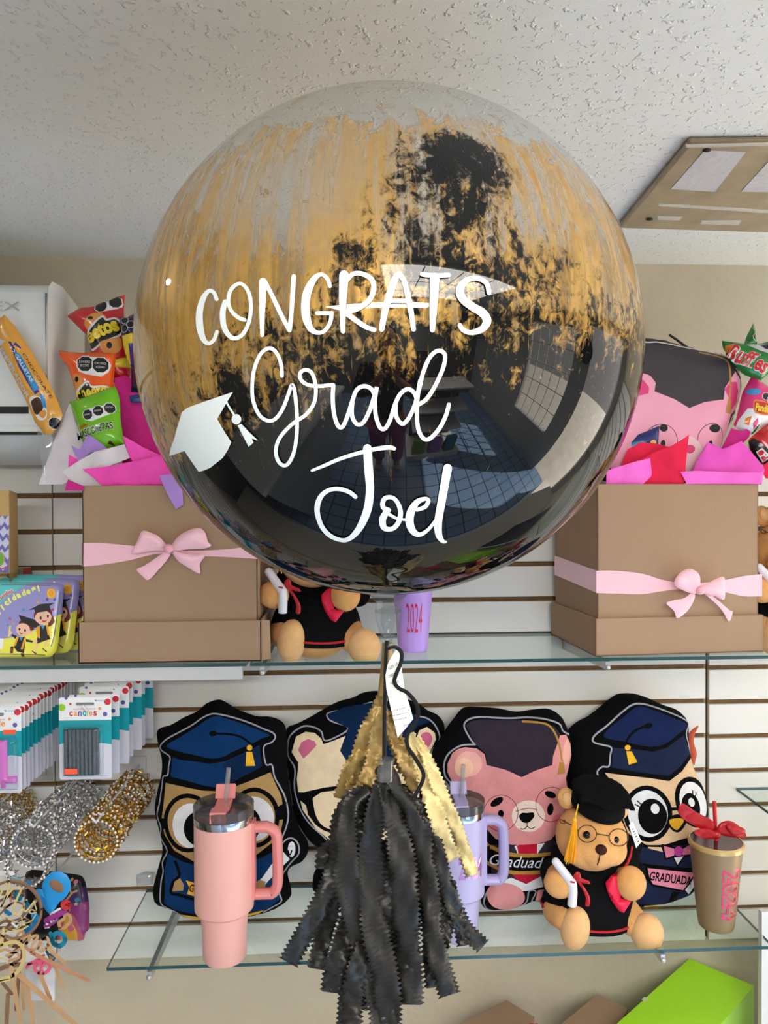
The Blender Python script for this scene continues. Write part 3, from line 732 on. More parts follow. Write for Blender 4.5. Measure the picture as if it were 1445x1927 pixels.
# 1 blue-capped owl
c1 = zc(280, 1300, 4.003); fr1 = Frame(410, 1738, PZ(410, 1738, ZS2 + .004).y, 410, 1330, 1.535)
r1 = cushion('owl cushion with bright blue graduation cap behind the pink tumbler', fr1, c1,
 [(510,75),(570,95),(660,150),(800,200),(900,205),(985,235),(1025,290),(1038,400),(1040,560),(1050,700),(1080,900),(1130,1050),(1190,1150),(1198,1230),(1150,1310),(1070,1350),(1040,1400),(1060,1490),(1065,1570),(1000,1640),(900,1690),(800,1720),(560,1755),(330,1745),(230,1720),(120,1668),(40,1640),(10,1550),(30,1440),(60,1330),(85,1230),(70,1120),(40,1000),(25,900),(45,780),(75,650),(80,540),(55,430),(40,330),(75,290),(150,268),(250,210),(350,165),(420,105)],
 [('s',[(330,1742),(270,1725),(200,1670),(100,1610),(95,1450),(110,1360),(100,1290),(140,1200),(80,1110),(90,1030),(60,940),(80,850),(95,740),(105,650),(145,630),(155,560),(165,490),(95,450),(85,415),(140,360),(230,310),(330,255),(400,205),(460,175),(520,170),(640,200),(760,240),(860,280),(935,310),(955,345),(930,380),(880,400),(870,450),(890,545),(930,550),(950,640),(990,720),(1025,800),(1050,920),(1040,1010),(1000,1110),(965,1185),(1030,1115),(1080,1105),(1125,1150),(1130,1220),(1080,1280),(1030,1350),(1000,1400),(975,1480),(1000,1580),(930,1630),(860,1672)],11,m_line),
  ('p',[(130,690),(300,715),(420,740),(550,745),(680,700),(800,655),(920,605),(940,650),(960,700),(1000,790),(1020,930),(1000,1040),(930,1130),(800,1230),(600,1300),(450,1290),(350,1270),(200,1190),(120,1080),(100,960),(120,820)],m_tan),
  ('c',[(140,410),(230,350),(330,290),(490,190),(620,215),(760,265),(910,325),(860,350),(780,390),(640,450),(560,490),(470,500),(360,475),(230,445)],m_navy),
  ('p',[(190,490),(250,510),(340,520),(470,540),(580,520),(700,470),(840,400),(850,480),(860,560),(700,640),(560,725),(420,700),(280,660),(170,640)],m_navy), ('p',[(560,535),(700,475),(840,405),(860,560),(700,635),(620,690)],m_navyd),
  ('e',(495,312,30,20),K), ('s',[(500,312),(620,318),(700,340),(765,385)],15,K), ('e',(765,420,21,21),m_yel), ('p',[(742,450),(785,450),(808,555),(735,555)],m_yel),
  ('e',(330,1000,142,168),m_wht), ('e',(400,1020,126,132),K), ('e',(790,950,158,168),m_wht), ('e',(720,990,130,142),K),
  ('r',(305,980,172,205),32,K), ('r',(800,940,172,208),32,K), ('p',[(95,955),(150,955),(150,1040),(100,1035)],K), ('p',[(965,870),(1035,835),(1035,960),(970,965)],K),
  ('p',[(150,1220),(260,1270),(450,1320),(700,1290),(850,1240),(950,1190),(940,1330),(980,1420),(975,1500),(990,1560),(900,1640),(700,1690),(400,1690),(200,1650),(120,1590),(130,1500),(125,1330)],m_navy),
  ('s',[(205,1265),(240,1370),(195,1420),(180,1500),(250,1520),(420,1570),(700,1600)],22,K), ('p',[(190,1490),(205,1420),(245,1393),(275,1440),(270,1485)],m_tan), ('p',[(290,1410),(450,1450),(700,1460),(700,1560),(450,1560),(300,1510),(315,1460)],m_yel),
  ('p',[(735,1500),(860,1390),(1005,1185),(1065,1260),(900,1420),(735,1650)],m_wht), ('e',(1075,1185,40,72),K), ('e',(1078,1185,28,58),m_wht), ('s',[(1050,1190),(1065,1225),(1080,1190)],10,K), ('p',[(790,1440),(840,1405),(885,1420),(880,1470),(800,1480)],m_tan),
  ('p',[(235,1692),(400,1708),(400,1738),(330,1736),(290,1730)],m_yel), ('p',[(740,1682),(870,1650),(820,1690),(740,1702)],m_yel)],
 [('G', 312, 1490, 34, 56, K, -12, .02), ('RADUADO', 355, 1500, 300, 56, K, -3, .02)])
feather(r1, fr1, c1, [(910,405),(960,440),(1000,520),(1022,620),(1032,750),(990,640),(940,520)])
# 2 white bear
c2 = zc(520, 1290, 4.003); fr2 = Frame(700, 1712, PZ(700, 1712, ZS2 + .004).y + .012, 700, 1310, 1.572)
cushion('cream bear cushion with thick black glasses behind the tassel', fr2, c2,
 [(750,50),(650,65),(580,100),(470,130),(370,180),(250,250),(150,300),(80,330),(60,420),(70,560),(90,700),(110,850),(130,1000),(190,1120),(260,1210),(330,1260),(340,1340),(280,1440),(270,1560),(300,1590),(350,1640),(500,1690),(800,1700),(1050,1680),(1150,1600),(1150,1450),(1100,1300),(1170,1000),(1190,800),(1220,600),(1262,450),(1275,320),(1230,240),(1150,200),(1080,150),(960,100),(850,60)],
 [('s',[(720,122),(570,165),(400,205),(385,235),(420,265),(530,300),(520,340),(375,405),(340,340),(280,310),(200,310),(110,370),(85,450),(90,540),(140,620),(135,760),(155,860),(200,960),(260,1040),(340,1110),(430,1190),(560,1230)],11,m_line), ('s',[(1020,220),(1120,240),(1180,280),(1220,350),(1225,410),(1160,510),(1150,700)],11,m_line),
  ('p',[(130,450),(150,380),(220,345),(290,350),(340,390),(355,430),(420,410),(520,370),(480,480),(530,560),(700,600),(1000,560),(1040,420),(1070,330),(1130,305),(1190,350),(1200,400),(1160,480),(1130,550),(1140,700),(1120,900),(1050,1050),(900,1160),(600,1190),(430,1170),(300,1070),(200,930),(165,800),(155,700),(165,620),(165,570),(115,500)],m_cream),
  ('p',[(165,480),(190,420),(240,395),(290,410),(305,440),(250,500),(205,540)],m_epink), ('c',[(1080,380),(1110,345),(1150,350),(1170,400),(1130,460)],m_epink),
  ('p',[(385,215),(520,160),(720,125),(1000,200),(1080,235),(1160,270),(1060,300),(1040,330),(1030,450),(1000,560),(750,620),(530,560),(485,480),(540,310),(400,250)],m_navyd),
  ('p',[(158,800),(210,795),(240,785),(360,755),(480,738),(600,735),(700,755),(700,790),(600,775),(450,775),(340,790),(280,830),(262,880),(280,960),(320,1030),(360,1080),(300,1040),(240,960),(225,890),(180,860)],K),
  ('s',[(265,850),(285,960),(330,1040),(400,1078),(500,1085),(580,1040),(620,900),(610,770)],24,K), ('s',[(740,800),(760,760),(900,740),(1060,760),(1080,860),(1000,1050),(860,1080),(770,990),(740,860)],24,K),
  ('c',[(640,960),(700,940),(740,970),(700,1010)],K), ('p',[(420,1260),(700,1290),(1000,1240),(1080,1400),(1090,1560),(900,1620),(500,1620),(350,1560),(380,1400)],m_navyd), ('p',[(500,1420),(980,1380),(990,1470),(510,1510)],m_yel)],
 [('GRADUADO', 520, 1500, 420, 62, K, 5, .02)])
# 3 pink bear
c3 = zc(800, 1310, 4.003); fr3 = Frame(960, 1720, PZ(960, 1720, ZS2 + .004).y, 960, 1335, 1.54)
cushion('pink bear cushion with dark cap and thin round glasses behind the lilac tumbler', fr3, c3,
 [(300,95),(420,90),(560,100),(700,125),(820,110),(950,105),(1040,160),(1085,240),(1118,350),(1122,500),(1095,600),(1105,800),(1080,1000),(1090,1200),(1060,1400),(1010,1540),(930,1575),(820,1572),(770,1600),(650,1630),(500,1637),(440,1600),(430,1500),(470,1380),(400,1200),(300,900),(170,660),(110,650),(80,560),(60,430),(120,330),(170,250),(230,170)],
 [('s',[(370,360),(330,310),(290,225),(320,175),(400,155),(520,160),(650,165),(800,160),(920,175),(1010,210),(1035,260),(1095,295)],12,m_line), ('s',[(370,355),(260,365),(170,430),(140,510),(150,600),(190,650)],12,m_line),
  ('s',[(520,1400),(460,1500),(448,1575),(490,1622),(600,1622),(720,1585),(765,1540),(772,1458),(825,1460),(810,1555),(920,1555)],11,m_line),
  ('p',[(165,500),(200,420),(240,390),(290,375),(380,385),(440,430),(455,510),(560,530),(700,590),(850,540),(945,510),(950,440),(1000,290),(1060,290),(1100,360),(1108,450),(1080,570),(1060,620),(1088,760),(1060,900),(1000,1000),(930,1070),(800,1110),(650,1110),(520,1060),(430,960),(370,800),(200,640),(165,570)],m_pk),
  ('e',(320,500,100,95),m_pkl), ('e',(285,530,70,75),m_halo), ('e',(1062,420,34,95,5),m_pkl),
  ('p',[(300,215),(340,185),(430,170),(650,180),(850,185),(960,220),(1010,280),(975,370),(950,440),(945,510),(850,535),(715,600),(600,545),(455,510),(450,430),(370,350)],m_cap),
  ('s',[(730,188),(850,195),(920,215),(970,280),(1000,370),(1020,480)],15,m_cordg), ('p',[(1000,490),(1035,490),(1055,582),(985,585)],m_cordg),
  ('e',(765,890,124,118),m_muz), ('c',[(695,890),(720,865),(750,865),(800,862),(808,890),(780,930),(750,942),(715,930)],K), ('s',[(755,940),(755,965),(735,988),(705,985)],6,K), ('s',[(755,965),(785,985),(815,970)],6,K),
  ('e',(550,965,72,38),m_chk), ('e',(995,920,45,38),m_chk), ('r',(560,868,128,134),5,m_gl), ('r',(940,805,122,130),5,m_gl), ('s',[(670,855),(760,830),(830,840)],5,m_gl),
  ('e',(530,785,54,27,-32),K), ('e',(930,730,46,24,22),K), ('e',(930,840,25,46,5),K), ('e',(560,872,22,28),K),
  ('p',[(480,1110),(650,1105),(800,1105),(960,1060),(1010,1200),(990,1330),(850,1400),(600,1390),(500,1340)],m_cap), ('p',[(660,1115),(690,1105),(690,1180)],m_wht), ('p',[(680,1110),(830,1095),(840,1180),(690,1180)],m_red), ('p',[(830,1098),(885,1088),(830,1175)],m_wht),
  ('s',[(470,1185),(600,1235),(750,1250),(900,1240),(1000,1225)],150,m_cordg), ('s',[(470,1185),(600,1235),(750,1250),(900,1240),(1000,1225)],96,K),
  ('p',[(640,1325),(860,1330),(820,1360),(760,1392),(690,1370)],m_red), ('p',[(560,1380),(640,1350),(750,1398),(860,1340),(880,1420),(760,1452),(620,1448)],m_wht),
  ('e',(605,1505,140,112,8),m_pk), ('p',[(840,1450),(960,1430),(975,1540),(835,1555)],m_pk)],
 [('Gradua', 475, 1252, 270, 105, m_wht, -10, 0, .35), ('do', 750, 1290, 180, 75, m_wht, 4, 0, .35)] if False else [('Graduado', 480, 1262, 445, 88, m_wht, -3, 0, .35)])
# 4 cream owl
c4 = zc(1064, 1290, 4.003); fr4 = Frame(1240, 1712, PZ(1240, 1712, ZS2 + .004).y + .012, 1240, 1310, 1.572)
r4 = cushion('cream owl cushion with navy cap and pink bow tie behind the seated bear', fr4, c4,
 [(430,65),(540,65),(650,100),(760,150),(870,190),(940,260),(958,330),(962,500),(1000,640),(1055,760),(1085,850),(1100,1000),(1060,1300),(1000,1560),(860,1640),(720,1680),(600,1692),(450,1660),(250,1600),(120,1400),(80,1200),(60,1000),(28,700),(24,400),(80,300),(200,230),(300,150),(370,95)],
 [('s',[(235,685),(225,640),(260,605),(310,600),(318,520),(325,460),(260,440),(205,425),(190,400),(220,360),(300,300),(400,210),(480,150),(560,135),(680,165),(800,210),(890,250),(935,290),(905,360),(930,440),(950,505)],12,m_line), ('s',[(950,505),(1000,630),(1060,755),(1088,850)],6,m_line),
  ('p',[(280,650),(450,670),(620,690),(760,712),(860,640),(955,550),(1010,660),(1060,780),(1088,900),(1050,1060),(900,1130),(700,1195),(600,1195),(450,1100),(380,900),(350,740)],m_tan2),
  ('c',[(270,365),(400,250),(530,158),(640,180),(800,240),(915,300),(830,365),(730,435),(640,455),(540,445),(420,415),(330,400)],m_nav2t), ('p',[(340,460),(480,472),(640,492),(740,462),(880,372),(930,470),(940,520),(850,600),(760,672),(640,660),(500,640),(330,610)],m_nav2),
  ('e',(600,298,36,20,-15),K), ('s',[(600,295),(520,325),(460,380),(435,430)],17,K), ('e',(452,462,22,20),m_yel), ('p',[(440,488),(482,490),(525,570),(460,590)],m_yel),
  ('e',(600,955,158,185,-12),m_wht), ('r',(600,955,166,194,-12),34,K), ('e',(635,975,110,132,-8),K), ('e',(655,918,32,39,-12),m_wht),
  ('e',(950,870,118,168,-22),m_wht), ('r',(950,872,126,178,-22),34,K), ('e',(925,905,72,108,-18),K), ('e',(928,870,24,34,-20),m_wht),
  ('s',[(520,858),(535,870),(550,885)],9,K), ('s',[(505,885),(525,895),(540,905)],9,K), ('s',[(940,782),(940,800),(938,825)],9,K), ('s',[(968,800),(966,815),(955,838)],9,K),
  ('s',[(750,925),(790,918),(832,918)],24,K), ('c',[(745,1010),(790,965),(860,965),(890,1010),(860,1070),(820,1095),(775,1070)],K), ('c',[(765,1002),(810,990),(860,992),(865,1020),(822,1075),(790,1062),(768,1035)],m_yel),
  ('p',[(560,1195),(700,1200),(930,1165),(1010,1200),(1010,1350),(985,1560),(860,1622),(740,1655),(650,1668),(540,1640),(500,1400)],m_nav2), ('s',[(560,1195),(700,1198),(930,1168)],20,K), ('p',[(600,1202),(700,1205),(712,1240),(600,1212)],m_tan2),
  ('s',[(540,1330),(700,1350),(900,1370),(1000,1372)],16,K),
  ('p',[(703,1180),(800,1203),(860,1203),(940,1162),(946,1275),(860,1278),(800,1280),(725,1300)],K), ('p',[(718,1195),(798,1217),(798,1265),(737,1285)],m_bow), ('p',[(862,1217),(928,1180),(934,1258),(862,1264)],m_bow), ('e',(830,1236,34,38),m_mag),
  ('p',[(783,1275),(878,1268),(825,1360)],K), ('p',[(797,1282),(865,1274),(825,1338)],m_wht),
  ('p',[(575,1340),(975,1390),(915,1555),(640,1500),(580,1440)],K), ('p',[(594,1358),(965,1405),(895,1537),(640,1482),(612,1430)],m_sash),
  ('p',[(872,1535),(958,1410),(1000,1500),(945,1592)],K), ('p',[(888,1532),(962,1430),(978,1500),(930,1575)],m_wht), ('p',[(790,1540),(850,1550),(830,1640),(780,1650)],K),
  ('p',[(600,1665),(760,1655),(700,1683),(610,1690)],m_yel), ('p',[(870,1632),(980,1580),(980,1592),(890,1640)],m_yel)],
 [('GRADUADA', 608, 1450, 325, 68, K, -8, .02)])
feather(r4, fr4, c4, [(1035,310),(985,340),(952,385),(945,470),(970,540),(1000,612),(1012,570),(1022,520),(1000,440),(1005,380)])

# ================================================================== tumblers and cups
def tumbler(px, py, r, h, label, mbody, mlid, logo=None, lean=0.0, strawlen=.06, hyaw=0.0):
    c = PZ(px, py, ZS2) + V((0, 0, .0005)); R_ = root('tumbler', c, label, 'tumbler')
    X = Matrix.Translation(c)
    b = MB()
    b.lathe([(r*.70,0),(r*.735,.003),(r*.76,h*.20),(r*.80,h*.30),(r*.815,h*.315),(r*.99,h*.345),(r,h*.37),(r,h*.90),(r*.995,h*.935)], mbody, X, 48); b.build('cup_body', R_, True, 35)
    b = MB(); b.lathe([(r*.995,h*.935),(r*1.0,h*.94),(r*1.0,h*.985),(r*.97,h*.985)], mat('steel', (205, 205, 205), .12, metal=1.0), X, 48, False); b.build('steel_rim', R_, True, 35)
    b = MB(); md = glass_mat('smoky_lid', (175, 172, 172), 1.5, .02, .12)
    b.lathe([(r*.94,h*.975),(r*1.01,h*.985),(r*1.02,h*1.05),(r*.99,h*1.055),(r*.93,h*1.03),(r*.01,h*1.03)], md, X, 48, False); b.build('clear_lid', R_, True, 35)
    b = MB()
    ca, sa = math.cos(hyaw), math.sin(hyaw)
    Z = X @ Matrix.Rotation(hyaw, 4, 'Z')
    hp = [(r*.94, h*.885), (r*1.45, h*.885), (r*1.72, h*.85), (r*1.80, h*.78), (r*1.82, h*.56), (r*1.78, h*.47), (r*1.62, h*.425), (r*.94, h*.425)]
    q = cr(hp[1:7], 5); q = [hp[0]] + q + [hp[7]]
    b.tube([Z @ V((x, 0, z)) for x, z in q], .0115, mlid, 10, flat=.85, up=(0, 1, 0)); b.box((r*.90, -.014, h*.41), (r*1.06, .014, h*.93), mlid, Z)
    b.build('handle', R_, True, 40)
    b = MB(); b.box((-r*.32, -r*.98, h*.99), (r*.22, -r*.50, h*1.065), mlid, X); b.box((-r*.26, -r*.50, h*1.035), (r*.26, r*.35, h*1.062), mlid, X)
    T_ = X @ Matrix.Translation((0, r*.30, h*1.06)) @ Matrix.Rotation(-.5, 4, 'X'); b.box((-r*.34, -.002, 0), (r*.34, .003, h*.10), mlid, T_)
    o = b.build('sip_slider', R_, False); o.modifiers.new('b', 'BEVEL').width = .0012
    b = MB(); t0 = X @ V((0, -r*.05, h*.90)); t1 = X @ V((r*.16, r*.10, h*1.06 + strawlen)); b.tube([t0, t1], .0042, glass_mat('clear_straw', (222, 222, 224), 1.6, .05, .18), 12); b.build('straw', R_)
    if logo: logo(R_, c, r, h)
    return R_
m_tp = mat('tumbler_pink', (240, 178, 168), .42, coat=.15); m_tp2 = mat('tumbler_pink_plastic', (226, 138, 136), .4)
tumbler(423, 1800, .0525, .262, 'tall pink tumbler with handle and clear straw near the shelf edge', m_tp, m_tp2)
m_tl = mat('tumbler_lilac', (188, 180, 222), .42, coat=.15); m_tl2 = mat('tumbler_lilac_plastic', (180, 170, 216), .4)
m_iri = mat('iridescent_print', (226, 160, 226), .15, metal=.6)
def cyl_text(R_, c, rf, s_, a0, z0, wa, hz, m, bold=0.0, rot=False, name='print', shear=0):
    """text wrapped on the cup; rf(z)->radius; a0 centre angle, wa arc width in radians, hz height"""
    b = MB(); tv, tf = text_mesh(s_, bold, shear); vs = []
    for x, y in tv:
        if rot: x, y = y, 1 - x          # reads downwards
        a = a0 + (x - .5) * wa; z = z0 + (y - .5) * hz; r = rf(z) + .0006
        vs.append(c + V((r * math.sin(a), -r * math.cos(a), z)))
    b.add(vs, tf, m); b.build(name, R_, False)
def lilac_logo(R_, c, r, h):
    rf = lambda z: r
    for t, z, hz, wa, m, bo in (('2024', h*.60, .042, 1.1, m_iri, .03),): cyl_text(R_, c, rf, t, .35, z, wa, hz, m, bo)
tumbler(866, 1762, .0455, .246, 'tall lilac tumbler with handle partly behind the gold tassel strips', m_tl, m_tl2, lilac_logo)

def plain_cup(px, py, zs, r0, r1, h, label, m, mlidring, mtop, prints, name='reusable_cup', straw=None):
    c = PZ(px, py, zs) + V((0, 0, .0005)); R_ = root(name, c, label, 'cup'); X = Matrix.Translation(c)
    b = MB(); b.lathe([(r0*.9,0),(r0*.95,.002),(r0,.012),(r0*1.01,.0135),(r1*.99,h*.95),(r1,h)], m, X, 48); b.build('cup_body', R_, True, 35)
    b = MB(); b.lathe([(r1*.98,h*.985),(r1*1.06,h*.985),(r1*1.07,h*1.03),(r1*1.02,h*1.05),(r1*.98,h*1.045)], mlidring, X, 48, False); b.build('lid_rim', R_, True, 35)
    b = MB(); b.lathe([(r1*.99,h*1.04),(r1*.55,h*1.035),(.001,h*1.035)], mtop, X, 40, False); b.build('lid_top', R_)
    rf = lambda z: r0 + (r1 - r0) * z / h
    for p in prints: cyl_text(R_, c, rf, *p)
    return R_, c
m_cb = mat('cup_bronze', (146, 120, 88), .38, metal=.25); m_hp = mat('hot_pink_foil', (226, 40, 92), .2, metal=.4)
bp = PZ(1347, 1742, ZS2)
R_, c = plain_cup(1347, 1742, ZS2, .0335, .0475, .158, 'bronze lidded cup with red bow and 2024 print at the right shelf end', m_cb, mat('cup_goldrim', (206, 172, 112), .22, metal=.35), mat('lid_brown', (86, 40, 36), .15),
   [('2024', .26, .078, .95, .098, m_hp, .06, True), ('2024', .26, .078, .80, .090, m_cb, .0, True), ('GRADUACION', .86, .075, .14, .085, m_hp, .0, True)])
# second layer of the number must sit proud of the pink outline
for o in R_.children:
    if o.name.startswith('print.') and m_cb.name in [m.name for m in o.data.materials]:
        for v in o.data.vertices:
            q = v.co - c; s_ = V((q.x, q.y, 0)).normalized() * .0005; v.co += s_
tp = c + V((0, 0, .163))
b = MB(); b.tube([tp + V((.002, -.006, -.10)), P(1344, 1508, tp.y + .005)], .0037, mat('straw_red', (206, 38, 48), .35), 12); b.build('straw', R_)
m_satr = mat('red_satin', (170, 8, 20), .35, bump=.25, bscale=60)
fr = Frame(1345, 1578, tp.y - .012, 1345, 1500, tp.y - .012); b = MB()
for k, q in enumerate(([(1277,1519),(1286,1512),(1310,1528),(1342,1546),(1340,1566),(1318,1560),(1282,1538)], [(1348,1566),(1352,1548),(1372,1543),(1392,1556),(1402,1572),(1378,1574)], [(1302,1562),(1320,1556),(1342,1562),(1345,1574),(1318,1574)], [(1362,1548),(1390,1552),(1396,1562),(1370,1566)])):
    art(b, fr, fr.L(cr(q, 4, True)), [], m_satr, .0014, .004, .003, m_satr, h0=.004 * k, wob=.0016)
b.ell(fr.w(*fr.l(1345, 1568), .006), (.008, .007, .008), m_satr); b.build('bow', R_)
m_cl = mat('cup_lilac', (188, 150, 232), .4); m_lr = mat('print_red', (206, 30, 70), .4)
plain_cup(777, 1224, ZS1, .0285, .040, .15, 'lilac cup with red print standing behind the balloon valve', m_cl, m_cl, m_cl, [('2024', .0, .066, .9, .055, m_lr, -.01)])

# ================================================================== seated bears
m_fur = plush('bear_fur', (226, 168, 104)); m_furl = plush('bear_fur_light', (236, 186, 130)); m_gown = plush('gown_black', (14, 14, 17)); m_trim = mat('red_braid', (196, 28, 36), .6, bump=.6, bscale=600)
m_tyel = mat('tassel_yellow', (250, 178, 30), .5, bump=.4, bscale=400); m_nose = plush('nose_brown', (66, 34, 34)); m_eye = mat('eye_black', (8, 8, 8), .06); m_paper = mat('scroll_white', (226, 226, 236), .6)
m_book = mat('book_red', (224, 18, 66), .5, bump=.2); m_wire = mat('wire_glasses', (96, 66, 34), .3, metal=.6)
def bear():
    R_ = root('teddy_bear', PZ(1110, 1735, ZS2), 'seated teddy bear in black gown at the front of the lower shelf', 'teddy bear')
    S = 1 / 1445.0
    # torso
    b = MB(); cT = P(1106, 1692, 1.425); b.ell(cT, (.074, .055, .066), m_fur, nu=28, nv=18); b.build('torso', R_)
    # legs
    for hip, knee, foot, rx, rz, tilt in (((1052,1712,1.415),(1066,1728,1.385),(1082,1746,1.366), .0270, .0415, .12), ((1168,1708,1.415),(1190,1735,1.385),(1217,1754,1.366), .0308, .0352, -.25)):
        b = MB(); h_, k_, f_ = P(*hip), P(*knee), P(*foot); h_.z = max(h_.z, ZS2 + .030)
        b.capsule(h_, .031, k_ + V((0, 0, .002)), .027, m_fur, 20)
        Rm = Matrix.Rotation(tilt, 3, 'Y') @ Matrix.Rotation(.12, 3, 'X')
        b.ell(f_, (rx, .026, rz), m_furl, Rm, 28, 18, fn=lambda d: V((d.x, d.y, d.z))); b.build('leg', R_)
    # gown: a loose cape ending in a braided hem
    b = MB(); X = Matrix.Translation(P(1108, 1712, 1.42)) @ Matrix.Rotation(.06, 4, 'Y')
    prof = [(.083,-.010),(.085,.0),(.082,.02),(.075,.045),(.064,.065),(.050,.078),(.042,.085)]
    n = 40; vs = []
    for r, z in prof:
        for i in range(n):
            a = 2 * PI * i / n; wv = 1 + .03 * math.sin(5 * a) * (1 if z < .03 else .3)
            vs.append(X @ V((r * 1.06 * math.cos(a) * wv, r * .80 * math.sin(a) * wv, z + (.006 * math.cos(a * 2) if z < .02 else 0))))
    b.add(vs, [(j * n + i, j * n + (i + 1) % n, (j + 1) * n + (i + 1) % n, (j + 1) * n + i) for j in range(len(prof) - 1) for i in range(n)], m_gown)
    b.capsule(P(1040, 1640, 1.41), .024, P(1090, 1630, 1.42), .034, m_gown, 18); b.capsule(P(1190, 1640, 1.41), .024, P(1130, 1625, 1.42), .036, m_gown, 18)
    b.ell(P(1176, 1618, 1.405), (.026, .028, .036), m_gown, Matrix.Rotation(.35, 3, 'Y')); b.ell(P(1060, 1612, 1.415), (.024, .026, .030), m_gown)
    q = vs[:n]; g = b.build('gown', R_)
    b = MB(); b.tube(vs[n:2 * n], .0023, m_trim, 6, True); b.build('hem_braid', g)
    cr_ = [P(*p) for p in ((1189,1594,1.392),(1187,1608,1.383),(1181,1624,1.377),(1168,1640,1.375),(1152,1649,1.378))]
    b = MB(); b.tube(cr_, .0024, m_trim, 6); b.build('collar_braid', g)
    # arms
    for sh, el, rr in (((1048,1645,1.40),(1052,1663,1.358),(.0285,.024,.0250)), ((1176,1640,1.40),(1187,1662,1.355),(.0275,.025,.0305))):
        b = MB(); b.capsule(P(*sh), .022, P(*el), .020, m_fur, 16); b.ell(P(*el), rr, m_fur, Matrix.Rotation(.25 if sh[0] < 1100 else .1, 3, 'Y'), 24, 16); b.build('arm', R_)
    # head
    hc = P(1112, 1574, 1.395); b = MB()
    b.ell(hc, (.0665, .057, .0605), m_fur, Matrix.Rotation(.06, 3, 'Y'), 36, 24)
    mz = P(1124, 1601, 1.352); b.ell(mz, (.040, .028, .029), m_fur, Matrix.Rotation(.1, 3, 'Y'), 26, 18); b.ell(P(1098, 1600, 1.362), (.034, .026, .031), m_fur, None, 22, 16); b.ell(P(1150, 1598, 1.366), (.029, .026, .030), m_fur, None, 22, 16)
    hd = b.build('head', R_)
    md = hd.modifiers.new('r', 'REMESH'); md.mode = 'VOXEL'; md.voxel_size = .0022; md.use_smooth_shade = True
    sm_ = hd.modifiers.new('s', 'SMOOTH'); sm_.factor = .6; sm_.iterations = 14
    b = MB(); b.ell(P(1066, 1502, 1.405), (.0175, .011, .021), m_fur, Matrix.Rotation(-.3, 3, 'Y')); b.ell(P(1068, 1503, 1.396), (.010, .006, .013), m_furl, Matrix.Rotation(-.3, 3, 'Y')); b.build('ear', R_)
    b = MB(); b.ell(P(1166, 1526, 1.40), (.016, .011, .016), m_furl, Matrix.Rotation(.5, 3, 'Y')); b.build('ear', R_)
    b = MB(); b.ell(P(1131, 1599, 1.3275), (.0108, .008, .0092), m_nose, Matrix.Rotation(.15, 3, 'Y')); b.build('nose', R_)
    b = MB(); b.tube([P(1129, 1609, 1.3225), P(1127, 1618, 1.3225), P(1124, 1628, 1.328)], .0010, m_nose, 6); b.build('mouth', R_)
    for p in ((1104,1571,1.341),(1158,1580,1.350)):
        b = MB(); b.ell(P(*p), .0068, m_eye); b.build('eye', R_)
    b = MB()
    for (cx, cy, rx, ry, Y) in ((1105,1569,17.5,16,1.330),(1164,1576,18,16,1.334)):
        b.tube([P(x, y, Y) for x, y in ellp(cx, cy, rx, ry, 8, 30)], .0010, m_wire, 6, True)
    b.tube([P(1122, 1569, 1.330), P(1133, 1571, 1.326), P(1146, 1573, 1.333)], .0010, m_wire, 6); b.tube([P(1088, 1563, 1.331), P(1076, 1553, 1.350), P(1062, 1546, 1.372)], .0010, m_wire, 6)
    b.tube([P(x, y, 1.368) for x, y in cr([(1062,1546),(1054,1542),(1056,1549),(1064,1549),(1062,1543)], 5)], .0009, m_wire, 5); b.build('glasses', R_)
    # cap
    b = MB(); X = Matrix.Translation(P(1124, 1512, 1.392)) @ Matrix.Rotation(.20, 4, 'Y') @ Matrix.Rotation(.30, 4, 'X')
    b.lathe([(.050,-.006),(.052,.0),(.048,.016),(.030,.026),(.001,.028)], m_gown, X, 32, False)
    fr = Frame(1124, 1512, 1.35, 1124, 1470, 1.40)
    brd = fr.L(cr([(1078,1470),(1096,1462),(1124,1463),(1156,1472),(1178,1490),(1190,1516),(1194,1529),(1178,1524),(1158,1521),(1146,1527),(1132,1524),(1116,1515),(1092,1512),(1088,1498),(1076,1484)], 4, True))
    art(b, fr, brd, [], m_gown, .006, .007, .006, m_gown, h0=.004); b.build('cap', R_, True, 70)
    b = MB(); k0 = P(1081, 1543, 1.330)
    b.tube([P(1088, 1513, 1.334), P(1085, 1526, 1.331), k0], .0013, m_tyel, 6); b.ell(k0, (.0042, .004, .0045), m_tyel)
    for i in range(26):
        a = random.uniform(-1, 1); d = random.uniform(-.005, .005)
        b.tube([k0 + V((a * .002, d * .3, -.001)), P(1079 + a * 6, 1570, 1.332 + d * .6), P(1070 + a * 10 + i * .08, 1618 + random.uniform(-4, 8), 1.345 + d)], .0010, m_tyel, 4)
    b.build('cap_tassel', R_)
    # scroll and book sewn to the paws
    b = MB(); b.capsule(P(1046, 1622, 1.352), .0075, P(1076, 1662, 1.338), .0085, m_paper, 14); b.tube([P(1077, 1662, 1.338), P(1078, 1680, 1.337), P(1076, 1703, 1.340)], .0082, m_paper, 14)
    b.tube([P(1077 + x, 1660 + .2 * x, 1.329) for x in (-4, 0, 4)], .0016, m_satr, 6)
    sc_ = b.build('scroll', R_)
    fr = Frame(1090, 1700, 1.338, 1090, 1640, 1.338); b = MB()
    for q in ([(1079,1648),(1086,1640),(1092,1644),(1094,1652),(1108,1658),(1110,1664),(1096,1662),(1084,1658)], [(1086,1659),(1092,1660),(1103,1675),(1110,1690),(1109,1705),(1101,1704),(1102,1690),(1096,1674)]):
        art(b, fr, fr.L(cr(q, 3, True)), [], m_satr, .0025, .004, .004, m_satr)
    b.build('scroll_ribbon', sc_)
    b = MB(); fr = Frame(1160, 1715, 1.345, 1160, 1645, 1.362, -12)
